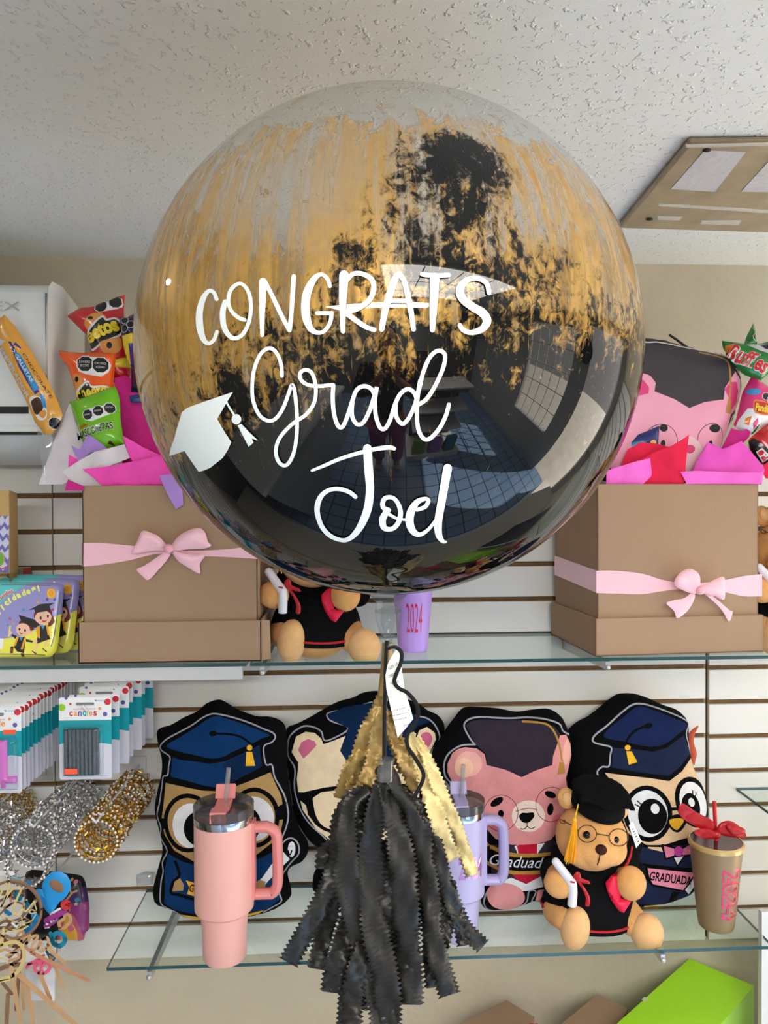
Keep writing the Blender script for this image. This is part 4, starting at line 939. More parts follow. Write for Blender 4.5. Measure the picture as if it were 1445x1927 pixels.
    art(b, fr, fr.L([(1139,1661),(1150,1648),(1163,1646),(1168,1690),(1188,1696),(1174,1718),(1164,1714),(1150,1694),(1142,1676)]), [], m_book, .008, .006, .008, m_book); b.build('red_book', R_, True, 60)
    # hang tag on the ear
    b = MB(); fr = Frame(1198, 1600, 1.375, 1186, 1548, 1.385, 10); m_lab = mat('hang_tag', (226, 228, 228), .5)
    art(b, fr, fr.L([(1183,1553),(1191,1546),(1207,1584),(1197,1596)]), [], m_lab, .0008, .004, .01, m_lab, )
    for k in range(6): stroke(b, [(1190 + k * 2.1 - 1.6, 1560 + k * 4.6 + 1.2, 1.0 + .6 * (k % 2)), (1190 + k * 2.1 + 1.6, 1560 + k * 4.6 - 1.2, 1.0 + .6 * (k % 2))], lambda x, y, h: fr.w(*fr.l(x, y), .0014 + h), m_ink, caps=False)
    art(b, fr, fr.L([(1197,1597),(1207,1585),(1211,1590),(1200,1606)]), [], m_gown, .0008, .004, .01, m_gown); b.build('hang_tag', R_, False)
    return R_
YOFF = .026
br = bear()
YOFF = 0.0
base = br.location.copy()
q = P(1148, 1756, 1.392); q2 = P(610, 1186, 1.392)
dup(br, base + V((q2.x - q.x + .004, .036, ZS1 - ZS2)), 'teddy bear in black gown half hidden behind the balloon on the upper shelf')
dup(br, base + V((.885 - q.x, .04, ZS1 - ZS2)), 'teddy bear in black gown peeking out beside the right gift box')

# ================================================================== gift boxes
m_kraft = mat('kraft_card', (162, 133, 108), .8, bump=.07, bscale=260, vary=.015, vscale=30, stretch=(1, 1, .12), spec=.2); m_kraft_in = mat('kraft_inside', (170, 138, 104), .85)
m_satp = mat('pink_satin', (244, 190, 204), .30, sheen=.4, bump=.2, bscale=30); m_satpd = mat('pink_satin_fold', (236, 166, 184), .35, sheen=.4)
id_ = lambda q: q
def hollow(b, lo, hi, t, m, X):
    x0, y0, z0 = lo; x1, y1, z1 = hi
    for a, c in (((x0,y0,z0),(x1,y1,z0+t)), ((x0,y0,z0),(x1,y0+t,z1)), ((x0,y1-t,z0),(x1,y1,z1)), ((x0,y0,z0),(x0+t,y1,z1)), ((x1-t,y0,z0),(x1,y1,z1))): b.box(a, c, m, X)
def gift_box(label, xl, xr, ytop, ymid, ybot, Yf, depth, rot, band, bow, flip=0):
    p0 = P(xl, ybot, Yf); p1 = P(xr, ybot, Yf); zb = ZS1 + .0006; W_ = (p1 - p0).length
    R_ = root('gift_box', V((p0.x, Yf, zb)), label, 'gift box')
    X = Matrix.Translation((p0.x, Yf, zb)) @ Matrix.Rotation(math.radians(rot), 4, 'Z')
    hm = P(xl, ymid, Yf).z - zb; ht = P(xl, ytop, Yf).z - zb
    b = MB(); hollow(b, (0, 0, .003), (W_, depth, ht), .0035, m_kraft, X); o = b.build('box_body', R_, False); bv = o.modifiers.new('b', 'BEVEL'); bv.width = .0012; bv.segments = 2
    b = MB(); hollow(b, (-.007, -.007, 0), (W_ + .007, depth + .007, hm), .004, m_kraft, X)
    if flip: b.add([X @ V(p) for p in ((W_+.007,-.007,.002),(W_+.022,.004,.002),(W_+.020,.006,hm-.002),(W_+.007,-.005,hm))], [(0, 1, 2, 3)], m_kraft)
    o = b.build('lid_tray', R_, False); bv = o.modifiers.new('b', 'BEVEL'); bv.width = .0012; bv.segments = 2
    # ribbon: band all round, edges given in px on the front face
    b = MB()
    def face(x, y, h): 
        d = ray(x, y); n = X.to_3x3() @ V((0, -1, 0)); o_ = X @ V((0, -.0012 - h, 0)); return CAM + d * ((o_ - CAM).dot(n) / d.dot(n))
    top, bot = cr(band[0], 6), cr(band[1], 6); k = len(top)
    vs = [face(x, y, .0) for x, y in top] + [face(x, y, .0) for x, y in bot]
    b.add(vs, [(i, i + 1, k + i + 1, k + i) for i in range(k - 1)], m_satp)
    zt, zl = vs[0].z - zb, vs[k].z - zb; zt2, zl2 = vs[k - 1].z - zb, vs[2 * k - 1].z - zb
    ym = [(-.0012, -.0012), (-.0012, depth + .0012), (W_ + .0012, depth + .0012), (W_ + .0012, -.0012)]
    zz = [(zt, zl), (zt + .012, zl + .012), (zt2 + .01, zl2 + .01), (zt2, zl2)]
    vs = [X @ V((p[0], p[1], z[0])) for p, z in zip(ym, zz)] + [X @ V((p[0], p[1], z[1])) for p, z in zip(ym, zz)]
    b.add(vs, [(i, i + 1, 5 + i, 4 + i) for i in range(3)], m_satp)
    rb = b.build('ribbon_band', R_, True, 30)
    b = MB(); fr = Frame(bow[0], bow[1] + 40, Yf + .0, bow[0], bow[1], Yf + .0, rot); fr.o = fr.o + fr.N * .012
    for q in bow[3]: art(b, fr, fr.L(cr(q, 4, True)), [], m_satp, .0015, .006, .006, m_satp, h0=-.004, wob=.0006)
    for q in bow[2]: art(b, fr, fr.L(cr(q, 4, True)), [], m_satp, .0065, .012, .005, m_satp, h0=.002, wob=.0016)
    b.ell(fr.w(*fr.l(*bow[:2]), .006), (.009, .008, .008), m_satpd); b.build('bow', R_, True, 70)
    return R_, X, W_, ht
gift_box('kraft gift box with pink ribbon bow on the left of the upper shelf', 157, 486, 914, 1170, 1243, 1.372, .235, 0,
    ([(157,1022),(190,1022),(240,1026),(300,1033),(360,1036),(420,1034),(486,1026)], [(157,1066),(190,1063),(240,1055),(300,1042),(360,1046),(420,1048),(486,1052)]),
    (318, 1032, [[(268,999),(258,1020),(247,1040),(262,1041),(290,1036),(312,1036),(314,1026),(300,1010),(286,1003)], [(324,1026),(340,1006),(370,993),(385,1000),(392,1020),(398,1026),(385,1032),(350,1034),(328,1036)]],
     [[(312,1038),(298,1046),(272,1064),(256,1072),(266,1084),(278,1092),(296,1074),(312,1056),(320,1042)], [(322,1036),(338,1040),(360,1044),(384,1045),(375,1062),(375,1080),(352,1068),(334,1056)]]), 1)
gift_box('kraft gift box with pink ribbon bow on the right of the upper shelf', 1124, 1439, 911, 1163, 1231, 1.372, .225, 4,
    ([(1122,1074),(1160,1074),(1210,1080),(1250,1092),(1300,1098),(1360,1092),(1400,1084),(1434,1080)], [(1122,1116),(1160,1117),(1210,1118),(1250,1112),(1300,1108),(1360,1114),(1400,1122),(1434,1122)]),
    (1314, 1110, [[(1268,1100),(1276,1080),(1296,1070),(1314,1080),(1316,1100),(1310,1116),(1292,1114)], [(1320,1104),(1336,1094),(1360,1085),(1363,1104),(1361,1128),(1344,1122),(1322,1116)]],
     [[(1306,1114),(1290,1126),(1270,1130),(1256,1136),(1270,1150),(1276,1164),(1292,1154),(1304,1138),(1310,1122)], [(1320,1112),(1340,1120),(1358,1134),(1376,1150),(1381,1152),(1374,1170),(1360,1148),(1340,1128)]]))

# ------------------------------------------------------------------ tissue sheets
def sheet(label, pts, Y, m, group=None, lean=0.0, amp=.003, yaw=0, sm=0, alpha=None):
    xs = [p[0] for p in pts]; ys = [p[1] for p in pts]; cx = sum(xs) / len(xs)
    fr = Frame(cx, max(ys), Y, cx, min(ys), Y + lean, yaw); b = MB()
    o = fr.L(cr(pts, sm, True) if sm else pts)
    rs = random.random() * 9
    def zf(u, v, h): return fr.w(u, v, h + amp * 1.6 * abs(((u * 17 + v * 9 + rs) % 1.0) - .5) + amp * .8 * abs(((v * 21 - u * 11 + rs * 3) % 1.0) - .5) + amp * (math.sin(u * 55 + v * 20 + rs) + math.sin(v * 60 - u * 25 + rs * 2) + .5 * math.sin(u * 130 + rs)) * .6)
    art(b, fr, o, [], m, .0004, .004, .006, m, zf=zf)
    ob = b.build('tissue_paper', None, True, 60); tag(ob, label, 'tissue paper', group); return ob
t_hot = tis('tissue_hot_pink', (248, 84, 186)); t_mag = tis('tissue_magenta', (196, 40, 128)); t_wht = tis('tissue_white', (226, 218, 224)); t_lil = tis('tissue_lilac', (172, 136, 208)); t_red = tis('tissue_red', (226, 36, 74)); t_orc = tis('tissue_orchid', (222, 84, 182)); t_pnk = tis('tissue_pink', (240, 110, 204))
sheet('hot pink tissue folded over the front of the left gift box', [(155,883),(200,878),(250,868),(292,858),(330,868),(330,914),(192,914),(175,898)], 1.385, t_hot, amp=.002)
sheet('hot pink tissue triangle under the green snack bag', [(232,820),(250,830),(270,842),(300,856),(320,862),(320,876),(250,868),(244,860)], 1.392, t_hot, amp=.002)
sheet('white tissue fan below the green snack bag', [(116,888),(150,866),(180,850),(235,836),(245,862),(200,880),(175,893),(198,914),(158,914),(140,908)], 1.396, t_wht, amp=.003)
sheet('lilac tissue tip over the green snack bag', [(134,838),(150,846),(160,828),(166,818),(178,824),(196,838),(204,846),(170,852),(152,868),(142,858)], 1.40, t_lil, amp=.003)
sheet('tall white tissue sheet left of the green snack bag', [(132,756),(140,790),(160,838),(165,870),(140,900),(120,912),(72,912),(88,870),(100,838)], 1.42, t_wht, amp=.003, lean=.008)
sheet('magenta tissue corner hanging at the left box edge', [(128,902),(158,915),(156,923),(122,923)], 1.365, t_mag, amp=.001)
sheet('small magenta tissue tip beside the white tissue fan', [(130,855),(152,868),(140,885),(128,890)], 1.402, t_hot, amp=.001)
sheet('magenta tissue rising behind the snack bags by the balloon', [(216,712),(236,706),(262,720),(300,790),(320,860),(320,900),(236,900),(226,840),(220,780)], 1.445, t_mag, amp=.004, lean=.01)
sheet('lilac tissue corner hanging over the left box front near the balloon', [(300,895),(340,890),(345,950),(331,958),(318,935),(308,914)], 1.366, t_lil, amp=.001)
# clear film bag at the left of the box
b = MB(); fr = Frame(90, 912, 1.405, 80, 800, 1.41)
art(b, fr, fr.L([(70,812),(100,818),(98,850),(84,880),(86,908),(74,850)]), [], glass_mat('cellophane', (235, 238, 238), 1.6, .05, .15), .002, .01, .01, None)
tag(b.build('cellophane_bag', None), 'scrap of clear cellophane under the orange wafer bar', 'wrapping')
sheet('red tissue folded up at the front of the right gift box', [(1297,818),(1296,830),(1290,870),(1287,911),(1205,911),(1198,868),(1230,852),(1265,838)], 1.392, t_red, amp=.002)
sheet('second red tissue tip behind the folded red tissue', [(1180,846),(1205,832),(1240,836),(1262,842),(1220,860),(1200,911),(1170,911),(1170,870)], 1.402, t_red, amp=.002)
sheet('orchid pink tissue square left in the right gift box', [(1140,886),(1190,870),(1223,862),(1227,890),(1226,896),(1210,911),(1140,911)], 1.384, t_pnk, amp=.002)
sheet('orchid pink tissue wall standing at the right of the box', [(1312,862),(1330,832),(1358,845),(1395,830),(1420,858),(1438,880),(1432,912),(1330,912),(1300,895)], 1.397, t_orc, amp=.003)
sheet('pale pink tissue fold lying along the right box rim', [(1280,888),(1310,886),(1360,888),(1430,889),(1438,882),(1430,911),(1292,911)], 1.384, t_pnk, amp=.0015)
sheet('magenta tissue peak beside the bear backpack', [(1355,845),(1374,806),(1395,812),(1414,800),(1410,822),(1390,842),(1370,850)], 1.42, t_mag, amp=.003)
sheet('small red tissue piece at the right end of the box', [(1430,880),(1470,850),(1480,908),(1440,900)], 1.40, t_red, amp=.002)

# ------------------------------------------------------------------ snack bags
f_red = film('film_red', (196, 30, 36)); f_org = film('film_orange', (236, 92, 24)); f_grn = film('film_lime', (112, 188, 20)); f_dg = film('film_green', (16, 116, 40)); f_blu = film('film_blue', (26, 44, 112)); f_navy = film('film_navy', (24, 26, 60))
f_yel = film('film_yellow', (236, 206, 40)); f_wht = film('film_white', (230, 230, 230)); f_blk = film('film_black', (20, 18, 20)); f_pink = film('film_pink', (206, 30, 116)); f_gold = film('film_gold', (222, 158, 62)); f_goldl = film('film_letter', (196, 170, 120)); f_brown = film('film_choc', (70, 36, 22)); f_tan = film('film_tan', (222, 150, 70)); f_sky = film('film_sky', (40, 140, 200)); f_silver = film('film_silver', (196, 200, 204)); f_choc2 = film('film_orange2', (216, 120, 40)); f_purp = film('film_violet', (60, 40, 130))
def octa(cx, cy, r, rot=0): return [(cx + r * math.cos(math.radians(22.5 + 45 * i + rot)), cy + r * math.sin(math.radians(22.5 + 45 * i + rot))) for i in range(8)]
def snack(label, fr, outline, layers, texts=(), thick=.018, D=.03, base=None, name='snack_bag', cat='snack bag', grid=.007):
    b = MB(); L = lay(fr, id_, layers)
    art(b, fr, fr.L(outline), L, base, thick, D, grid, base, texts=[ltext(fr, id_, *t) for t in texts], wob=.0012)
    return tag(b.build(name, None, True, 60), label, cat)
def seals(pts, r, rot=0):
    out = []
    for x, y in pts: out += [('p', octa(x, y, r * 1.12, rot), f_wht), ('p', octa(x, y, r, rot), f_blk)]
    return out
# green gummies
fr = Frame(185, 845, 1.412, 180, 735, 1.435, -4)
snack('lime green snack bag in front of the orange one in the left gift box', fr, [(130,757),(160,748),(190,736),(217,727),(221,736),(226,754),(227,790),(232,824),(234,836),(215,841),(200,845),(170,840),(155,832),(146,800),(140,780)],
  [('p',[(163,786),(170,776),(205,768),(219,766),(222,774),(212,784),(180,798),(168,796)],f_wht)] + seals([(172,786),(192,779),(212,773)], 9.5, -8) + [('p',[(206,838),(212,832),(218,840)],f_brown)],
  [('MASCORETAS', 150, 832, 74, 16, f_wht, 16, .05, .15, .0005), ('MASCORETAS', 151, 831, 72, 14, f_blk, 16, .015, .15, .0010), ('ricolino', 152, 812, 22, 7, f_red, 14, .02, .2), ('EXCESO', 166, 788, 12, 3, f_wht, 10), ('EXCESO', 186, 781, 12, 3, f_wht, 10), ('EXCESO', 206, 774, 12, 3, f_wht, 10)], base=f_grn)
# orange puffs
fr = Frame(160, 760, 1.44, 165, 660, 1.455, 0)
snack('orange snack bag with two black seals in the left gift box', fr, [(110,659),(130,662),(160,664),(190,663),(219,665),(216,690),(214,720),(216,760),(146,760),(138,720),(128,692),(114,672)],
  [('p',[(150,694),(156,680),(170,676),(200,677),(212,690),(208,704),(196,714),(168,710),(154,704)],f_wht)] + seals([(166,690),(194,692)], 15) + [('c',[(140,712),(150,708),(160,718),(158,734),(148,742),(140,730)],f_tan), ('e',(149,718,4,5),f_blk), ('c',[(146,742),(160,728),(172,722),(180,732),(205,730),(216,740),(216,756),(150,756)],f_wht), ('c',[(148,748),(162,732),(172,726),(180,736),(205,734),(214,742),(214,760),(150,760)],f_blk)],
  [('cheetos', 150, 760, 68, 26, f_yel, 10, .03, .0, .001), ('EXCESO', 156, 689, 20, 4, f_wht), ('SODIO', 158, 696, 16, 4, f_wht), ('EXCESO', 184, 691, 20, 4, f_wht), ('SODIO', 186, 698, 16, 4, f_wht)], base=f_org)
# red puffs
fr = Frame(200, 715, 1.475, 190, 575, 1.49, 0)
snack('red snack bag at the top of the left gift box', fr, [(127,595),(150,580),(176,577),(205,565),(235,554),(233,580),(234,620),(240,650),(246,700),(243,720),(180,720),(172,670),(165,632),(158,626),(140,608)],
  [('p',[(182,584),(190,576),(225,562),(232,566),(232,580),(224,586),(196,593),(186,590)],f_wht)] + seals([(194,581),(220,572)], 12, -10) + [('c',[(164,610),(178,596),(196,596),(206,606),(196,626),(178,632),(168,624)],f_tan), ('e',(176,604,5,3),f_blk),
   ('c',[(166,632),(180,614),(198,600),(206,606),(222,602),(232,612),(234,624),(226,640),(200,652),(180,664),(172,656)],f_wht), ('c',[(168,634),(182,618),(198,604),(206,610),(222,606),(232,616),(232,624),(224,636),(200,648),(178,660),(172,652)],f_blk),
   ('c',[(194,650),(216,642),(230,640),(232,660),(218,672),(200,668)],f_tan), ('e',(211,655,5,6),f_blk), ('p',[(212,684),(246,672),(246,692),(216,696)],f_yel)],
  [('eetos', 172, 652, 64, 26, f_yel, 24, .05, .0, .0012)], base=f_red)
# dark blue bag half hidden by the balloon
fr = Frame(250, 740, 1.45, 250, 585, 1.46, 0)
snack('navy and yellow snack bag half hidden by the balloon edge', fr, [(225,597),(240,598),(252,590),(262,583),(275,600),(285,700),(280,740),(247,738),(246,690),(236,670),(230,640)],
  [('p',[(232,634),(252,632),(285,640),(285,690),(246,688),(240,680),(234,655)],f_yel), ('p',[(246,650),(270,648),(275,700),(248,690)],f_purp)] + seals([(238,606),(238,622),(250,615)], 7), base=f_navy)
b = MB(); fr = Frame(252, 760, 1.43, 252, 740, 1.43); art(b, fr, fr.L([(243,745),(260,742),(280,752),(280,758),(246,758)]), [], f_blu, .004, .008, .006, f_blu); tag(b.build('candy_wrapper', None), 'small blue candy wrapper on magenta tissue', 'candy')
# wafer bar
fr = Frame(80, 812, 1.405, 8, 600, 1.40, 0)
snack('orange chocolate wafer bar leaning at the left of the box', fr, [(8,592),(14,598),(28,614),(60,662),(92,718),(110,758),(118,780),(112,800),(98,816),(84,818),(66,795),(48,752),(0,660),(-10,640),(-8,606)],
  [('p',[(20,645),(24,650),(38,690),(70,744),(78,738),(74,732),(44,680),(26,645)],f_purp), ('p',[(30,662),(36,678),(68,738),(79,732),(60,700),(42,668)],f_sky), ('p',[(-4,628),(5,640),(15,643),(4,652),(-6,655)],f_silver), ('p',[(30,650),(34,646),(44,656),(42,658)],f_purp),
   ('c',[(58,754),(66,746),(80,750),(92,770),(92,786),(84,792),(74,788),(64,770)],f_wht), ('c',[(62,758),(70,750),(78,750),(86,766),(76,780),(68,778)],f_brown), ('p',[(78,740),(88,746),(92,770),(84,766)],f_sky), ('c',[(76,780),(86,772),(92,778),(86,788)],f_tan)] + seals([(106,797)], 11),
  [('EMPERADOR', 2, 658, 106, 8, f_silver, -61, .03), ('+2 GALLETAS', 22, 655, 78, 6.5, f_wht, -58, .02), ('CHOCOLATE', 46, 668, 98, 5, f_brown, -58, 0)], thick=.009, D=.016, base=f_gold, name='wafer_bar', cat='cookie bar')
# right box: wavy chips
fr = Frame(1415, 700, 1.44, 1410, 620, 1.45, 0)
snack('dark green chip bag behind the bear backpack', fr, [(1358,641),(1372,643),(1400,647),(1405,632),(1418,607),(1422,640),(1424,648),(1460,640),(1490,660),(1460,690),(1432,716),(1424,714),(1400,705),(1375,680),(1362,658)],
  [('p',[(1362,652),(1378,650),(1374,666),(1364,664)],f_choc2), ('p',[(1400,652),(1424,648),(1460,648),(1460,668),(1440,672),(1420,664)],f_silver), ('p',[(1424,652),(1460,648),(1460,664),(1432,662)],f_navy)] + seals([(1418,638)], 7),
  [('Ruffles', 1360, 676, 78, 30, f_wht, -26, .07, .1, .0006), ('Ruffles', 1361, 675, 76, 28, f_red, -26, .03, .1, .0012)], base=f_dg)
# gummy bears
fr = Frame(1400, 820, 1.425, 1420, 715, 1.44, 0)
snack('pink and white gummy bag beside the bear backpack', fr, [(1398,736),(1414,708),(1430,718),(1460,740),(1480,780),(1462,800),(1430,806),(1414,818),(1396,812),(1380,800),(1386,786),(1392,760)],
  [('p',[(1386,792),(1400,772),(1440,774),(1480,790),(1450,830),(1380,830)],f_wht), ('e',(1411,741,12,6,5),f_sky), ('c',[(1409,764),(1414,756),(1442,764),(1446,780),(1438,786),(1412,782)],f_choc2), ('c',[(1411,764),(1416,759),(1440,766),(1443,778),(1436,783),(1414,780)],f_red), ('p',[(1396,790),(1406,787),(1402,804),(1393,800)],f_choc2), ('p',[(1408,800),(1416,790),(1419,800),(1412,812)],f_pink), ('p',[(1416,806),(1424,800),(1420,816),(1412,820)],f_dg)] + seals([(1433,750),(1442,756)], 7),
  [('Panditas', 1411, 777, 34, 15, f_yel, -12, .04)], base=f_pink)
# orange red bag at the right edge
fr = Frame(1440, 880, 1.41, 1440, 800, 1.42, 0)
snack('red orange snack bag with black band at the right frame edge', fr, [(1408,828),(1418,818),(1430,808),(1450,792),(1500,800),(1500,890),(1450,886),(1432,872),(1412,850)],
  [('p',[(1404,834),(1414,826),(1446,858),(1440,876),(1426,868)],f_blk), ('p',[(1418,852),(1426,846),(1442,862),(1433,872)],f_wht), ('p',[(1420,853),(1426,849),(1440,862),(1433,870)],f_red), ('p',[(1436,808),(1450,796),(1500,800),(1500,860),(1470,850)],f_choc2)],
  [('P', 1424, 860, 10, 11, f_wht, -45, .05)], base=f_red)
# blue chocolate in the red tissue
fr = Frame(1210, 850, 1.415, 1210, 800, 1.42, 0)
snack('blue candy packet poking out of the red tissue', fr, [(1185,832),(1200,818),(1220,810),(1241,801),(1238,840),(1210,850),(1180,850)], [('p',[(1186,834),(1208,830),(1206,846),(1184,848)],f_sky), ('e',(1226,834,6,5),f_tan)], thick=.008, D=.015, base=f_blu, cat='candy', name='candy_packet')

# bear backpack
c9 = lambda L: [(1180 + p[0] / 5.453, 600 + p[1] / 5.453) for p in L]
bk = mat('backpack_black', (24, 23, 26), .6, bump=.3, bscale=400); bplum = mat('backpack_plum', (58, 52, 60), .55, bump=.2, bscale=500); bpink = mat('backpack_pink', (240, 164, 190), .55); bhot = mat('backpack_hot', (226, 66, 128), .55); bpale = mat('backpack_pale', (240, 200, 206), .55); bgold = mat('backpack_gold', (186, 134, 70), .5); bwht = mat('backpack_piping', (220, 220, 226), .5); bline = mat('backpack_line', (70, 50, 60), .6)
fr = Frame(1270, 905, 1.425, 1280, 640, 1.475, 2)
R_ = root('backpack', fr.o.copy(), 'pink bear backpack with black cap print in the right gift box', 'backpack')
b = MB(); out = fr.L(cr(c9([(-120,140),(60,145),(170,148),(400,190),(640,255),(860,310),(1060,350),(1150,450),(1210,620),(1190,780),(1130,1000),(1060,1150),(1000,1300),(950,1500),(900,1650),(-150,1650),(-260,1500),(-330,1200),(-350,800),(-320,450),(-240,220)]), 4, True))
art(b, fr, out, lay(fr, c9, [
  ('p',[(-300,600),(0,560),(170,610),(235,650),(245,700),(230,780),(400,830),(590,945),(720,890),(935,860),(950,740),(1070,560),(1140,640),(1170,760),(1110,930),(1040,1000),(1030,1150),(960,1330),(900,1500),(850,1640),(-120,1640),(-230,1450),(-290,1100)],bpink),
  ('p',[(-280,300),(0,265),(180,280),(480,310),(720,345),(900,380),(1000,420),(1085,500),(1060,580),(950,740),(930,862),(760,880),(590,945),(480,870),(230,780),(250,700),(180,600),(-100,560)],bplum),
  ('s',[(-250,300),(60,255),(180,268),(300,262),(520,300),(720,325),(880,355),(1010,410),(1080,480),(1095,540),(1150,600),(1180,700)],18,bwht), ('s',[(1080,985),(1050,1080),(1000,1280)],9,bwht),
  ('p',[(-150,620),(120,660),(180,740),(170,800),(90,820),(-100,800)],bhot), ('p',[(945,760),(1010,680),(1080,670),(1115,760),(1100,880),(1040,950),(990,830)],bhot),
  ('s',[(715,362),(850,390),(930,420),(990,480),(1010,600),(1012,720),(1000,860)],22,bgold), ('p',[(985,850),(1020,850),(1040,970),(1020,995),(960,985)],bgold),
  ('r',(300,1290,165,180),7,bline), ('r',(820,1270,145,170,10),7,bline), ('s',[(465,1330),(560,1265),(680,1275)],7,bline), ('e',(325,1150,40,40),bk), ('e',(852,1150,60,40),bk), ('e',(805,1310,24,40,20),bk), ('e',(320,1310,24,40),bk), ('e',(580,1420,150,190),bpale), ('c',[(560,1330),(620,1320),(648,1360),(620,1400),(570,1400)],bhot)]),
  bk, .040, .05, .012, bk, h0=-.02, wob=.001)
b.build('bag_body', R_, True, 70)
b = MB(); b.tube([P(1259, 630, 1.475), P(1270, 637, 1.475), P(1296, 656, 1.475)], .0025, bk, 6); b.build('zip_pull', R_)

# ================================================================== air conditioner
m_ac = mat('ac_white', (226, 228, 226), .3, spec=.4); m_acg = mat('ac_grey', (120, 122, 122), .4); m_acd = mat('ac_slot', (22, 22, 22), .6)
xr = P(92, 600, 1.43).x
R_ = root('air_conditioner', V((xr - .4, WY, 1.7)), 'white wall-mounted air conditioner above the slat boards at left', 'air conditioner')
zt = P(60, 530, 1.43).z
pr = [(1.615, zt - .02), (1.50, zt + .004), (1.45, zt), (1.436, zt - .012), (1.43, zt - .05), (1.428, zt - .15), (1.432, zt - .245)]
pr2 = [(1.434, zt - .265), (1.47, zt - .30), (1.52, zt - .318), (1.615, zt - .325)]
b = MB()
prof = pr + pr2; k = len(prof)
vs = [V((xr - .86, y, z)) for y, z in prof] + [V((xr, y, z)) for y, z in prof]
b.add(vs, [(i, i + 1, k + i + 1, k + i) for i in range(k - 1)] + [(k - 1, 0, k, 2 * k - 1), tuple(range(k)), tuple(reversed(range(k, 2 * k)))], m_ac)
o = b.build('housing', R_, True, 25); bv = o.modifiers.new('b', 'BEVEL'); bv.width = .006; bv.segments = 3; bv.limit_method = 'ANGLE'
b = MB(); x1 = P(66, 780, 1.43).x
b.box((xr - .84, 1.4295, P(40, 772, 1.43).z - .006), (x1 - .012, 1.436, P(40, 765, 1.43).z), m_acd); b.build('air_slot', R_, False)
b = MB(); zz0, zz1 = P(40, 812, 1.43).z, P(40, 773, 1.43).z
b.add([V(p) for p in ((xr-.84,1.431,zz1),(x1-.018,1.431,zz1),(x1+.004,1.436,zz0),(xr-.84,1.436,zz0),(xr-.84,1.446,zz1),(x1-.018,1.446,zz1),(x1+.004,1.446,zz0),(xr-.84,1.446,zz0))], [(0,3,2,1),(4,5,6,7),(0,1,5,4),(1,2,6,5),(2,3,7,6)], m_ac)
b.box((xr - .84, 1.434, zz0 - .005), (x1 + .006, 1.446, zz0 - .001), m_acd); b.build('louver', R_, False)
b = MB(); b.box((xr - .006, 1.4285, zt - .25), (xr - .0045, 1.436, zt - .02), m_acg); b.build('panel_seam', R_, False)
fr = LFrame((0, 1.4272, 0), (1, 0, 0), (0, 0, 1)); b = MB()
tv, tf = text_mesh('MIREX', 0, 0); p0 = P(-86, 584, 1.43); wd = .118; hg = .016
b.add([V((p0.x + x * wd, 1.4274, p0.z + y * hg)) for x, y in tv], tf, mat('ac_logo', (150, 152, 154), .3, metal=.5)); b.build('logo', R_, False)

# ================================================================== taped cardboard on the ceiling
m_tape = glass_mat('packing_tape', (210, 204, 192), 1.5, .12, .05)
R_ = None
q = [PZ(x, y, ZC - .012) for x, y in ((1296, 272), (1700, 268), (1640, 445), (1164, 430))]
R_ = root('cardboard_cover', (sum((p for p in q), V()) / 4), 'sheet of cardboard taped flat against the ceiling at the right', 'cardboard')
b = MB(); o2 = [p + V((0, 0, .0115)) for p in q]
# keep a small drooping edge
b.add(q + o2, [(3, 2, 1, 0), (4, 5, 6, 7), (0, 1, 5, 4), (1, 2, 6, 5), (2, 3, 7, 6), (3, 0, 4, 7)], mat('cover_card', (156, 138, 110), .35, bump=.5, bscale=22, vary=.2, vscale=14, coat=.4)); o = b.build('board', R_, False); bv = o.modifiers.new('b', 'BEVEL'); bv.width = .004; bv.segments = 2
m_sil = mat('grey_plastic', (196, 194, 198), .25, bump=.8, bscale=35, coat=.5)
def flat(pts, m, z): 
    b = MB(); lo = [PZ(x, y, z) for x, y in pts]; k = len(lo)
    b.add(lo + [p + V((0, 0, .0006)) for p in lo], [tuple(reversed(range(k))), tuple(range(k, 2 * k))] + [(i, (i + 1) % k, k + (i + 1) % k, k + i) for i in range(k)], m); return b
for pts in ([(1326,283),(1404,286),(1345,361),(1262,356)], [(1445,305),(1520,300),(1500,362),(1394,361)]):
    flat(pts, m_sil, ZC - .0128).build('plastic_window', R_, False)
for pts in ([(1240,383),(1460,396),(1456,402),(1238,388)], [(1238,407),(1284,408),(1280,415),(1238,414)], [(1320,415),(1396,414),(1390,424),(1318,422)], [(1290,272),(1460,268),(1460,274),(1292,278)]):
    flat(pts, mat('tape_shine', (196, 190, 180), .12, coat=.6, bump=.5, bscale=60), ZC - .0127).build('tape_strip', R_, False)
b = MB()
for x, y in ((1330, 283), (1222, 413)): b.ell(PZ(x, y, ZC - .0135), (.006, .004, .002), m_acd)
b.build('screw', R_)

# ================================================================== left end of the upper shelf
m_plv = mat('plate_violet', (150, 146, 204), .3, coat=.3); m_plt = mat('plate_teal', (90, 196, 200), .3, coat=.3); m_ply = mat('plate_yellow', (236, 230, 86), .3, coat=.3); m_sk = mat('plate_skin', (240, 190, 164), .4); m_hr = mat('plate_hair', (110, 34, 26), .4); m_pb = mat('plate_black', (32, 28, 34), .35); m_po = mat('plate_orange', (236, 160, 40), .4); m_pr = mat('plate_red', (206, 50, 70), .4); m_pt = mat('plate_text', (236, 238, 120), .4); m_pw = mat('plate_white', (240, 240, 240), .4); m_pbl = mat('plate_blue', (56, 150, 190), .4)
cp = zc(0, 1070, 9.03)
def star(x, y, r): return [(x + (r if i % 2 == 0 else r * .45) * math.sin(i * PI / 5), y - (r if i % 2 == 0 else r * .45) * math.cos(i * PI / 5)) for i in range(10)]
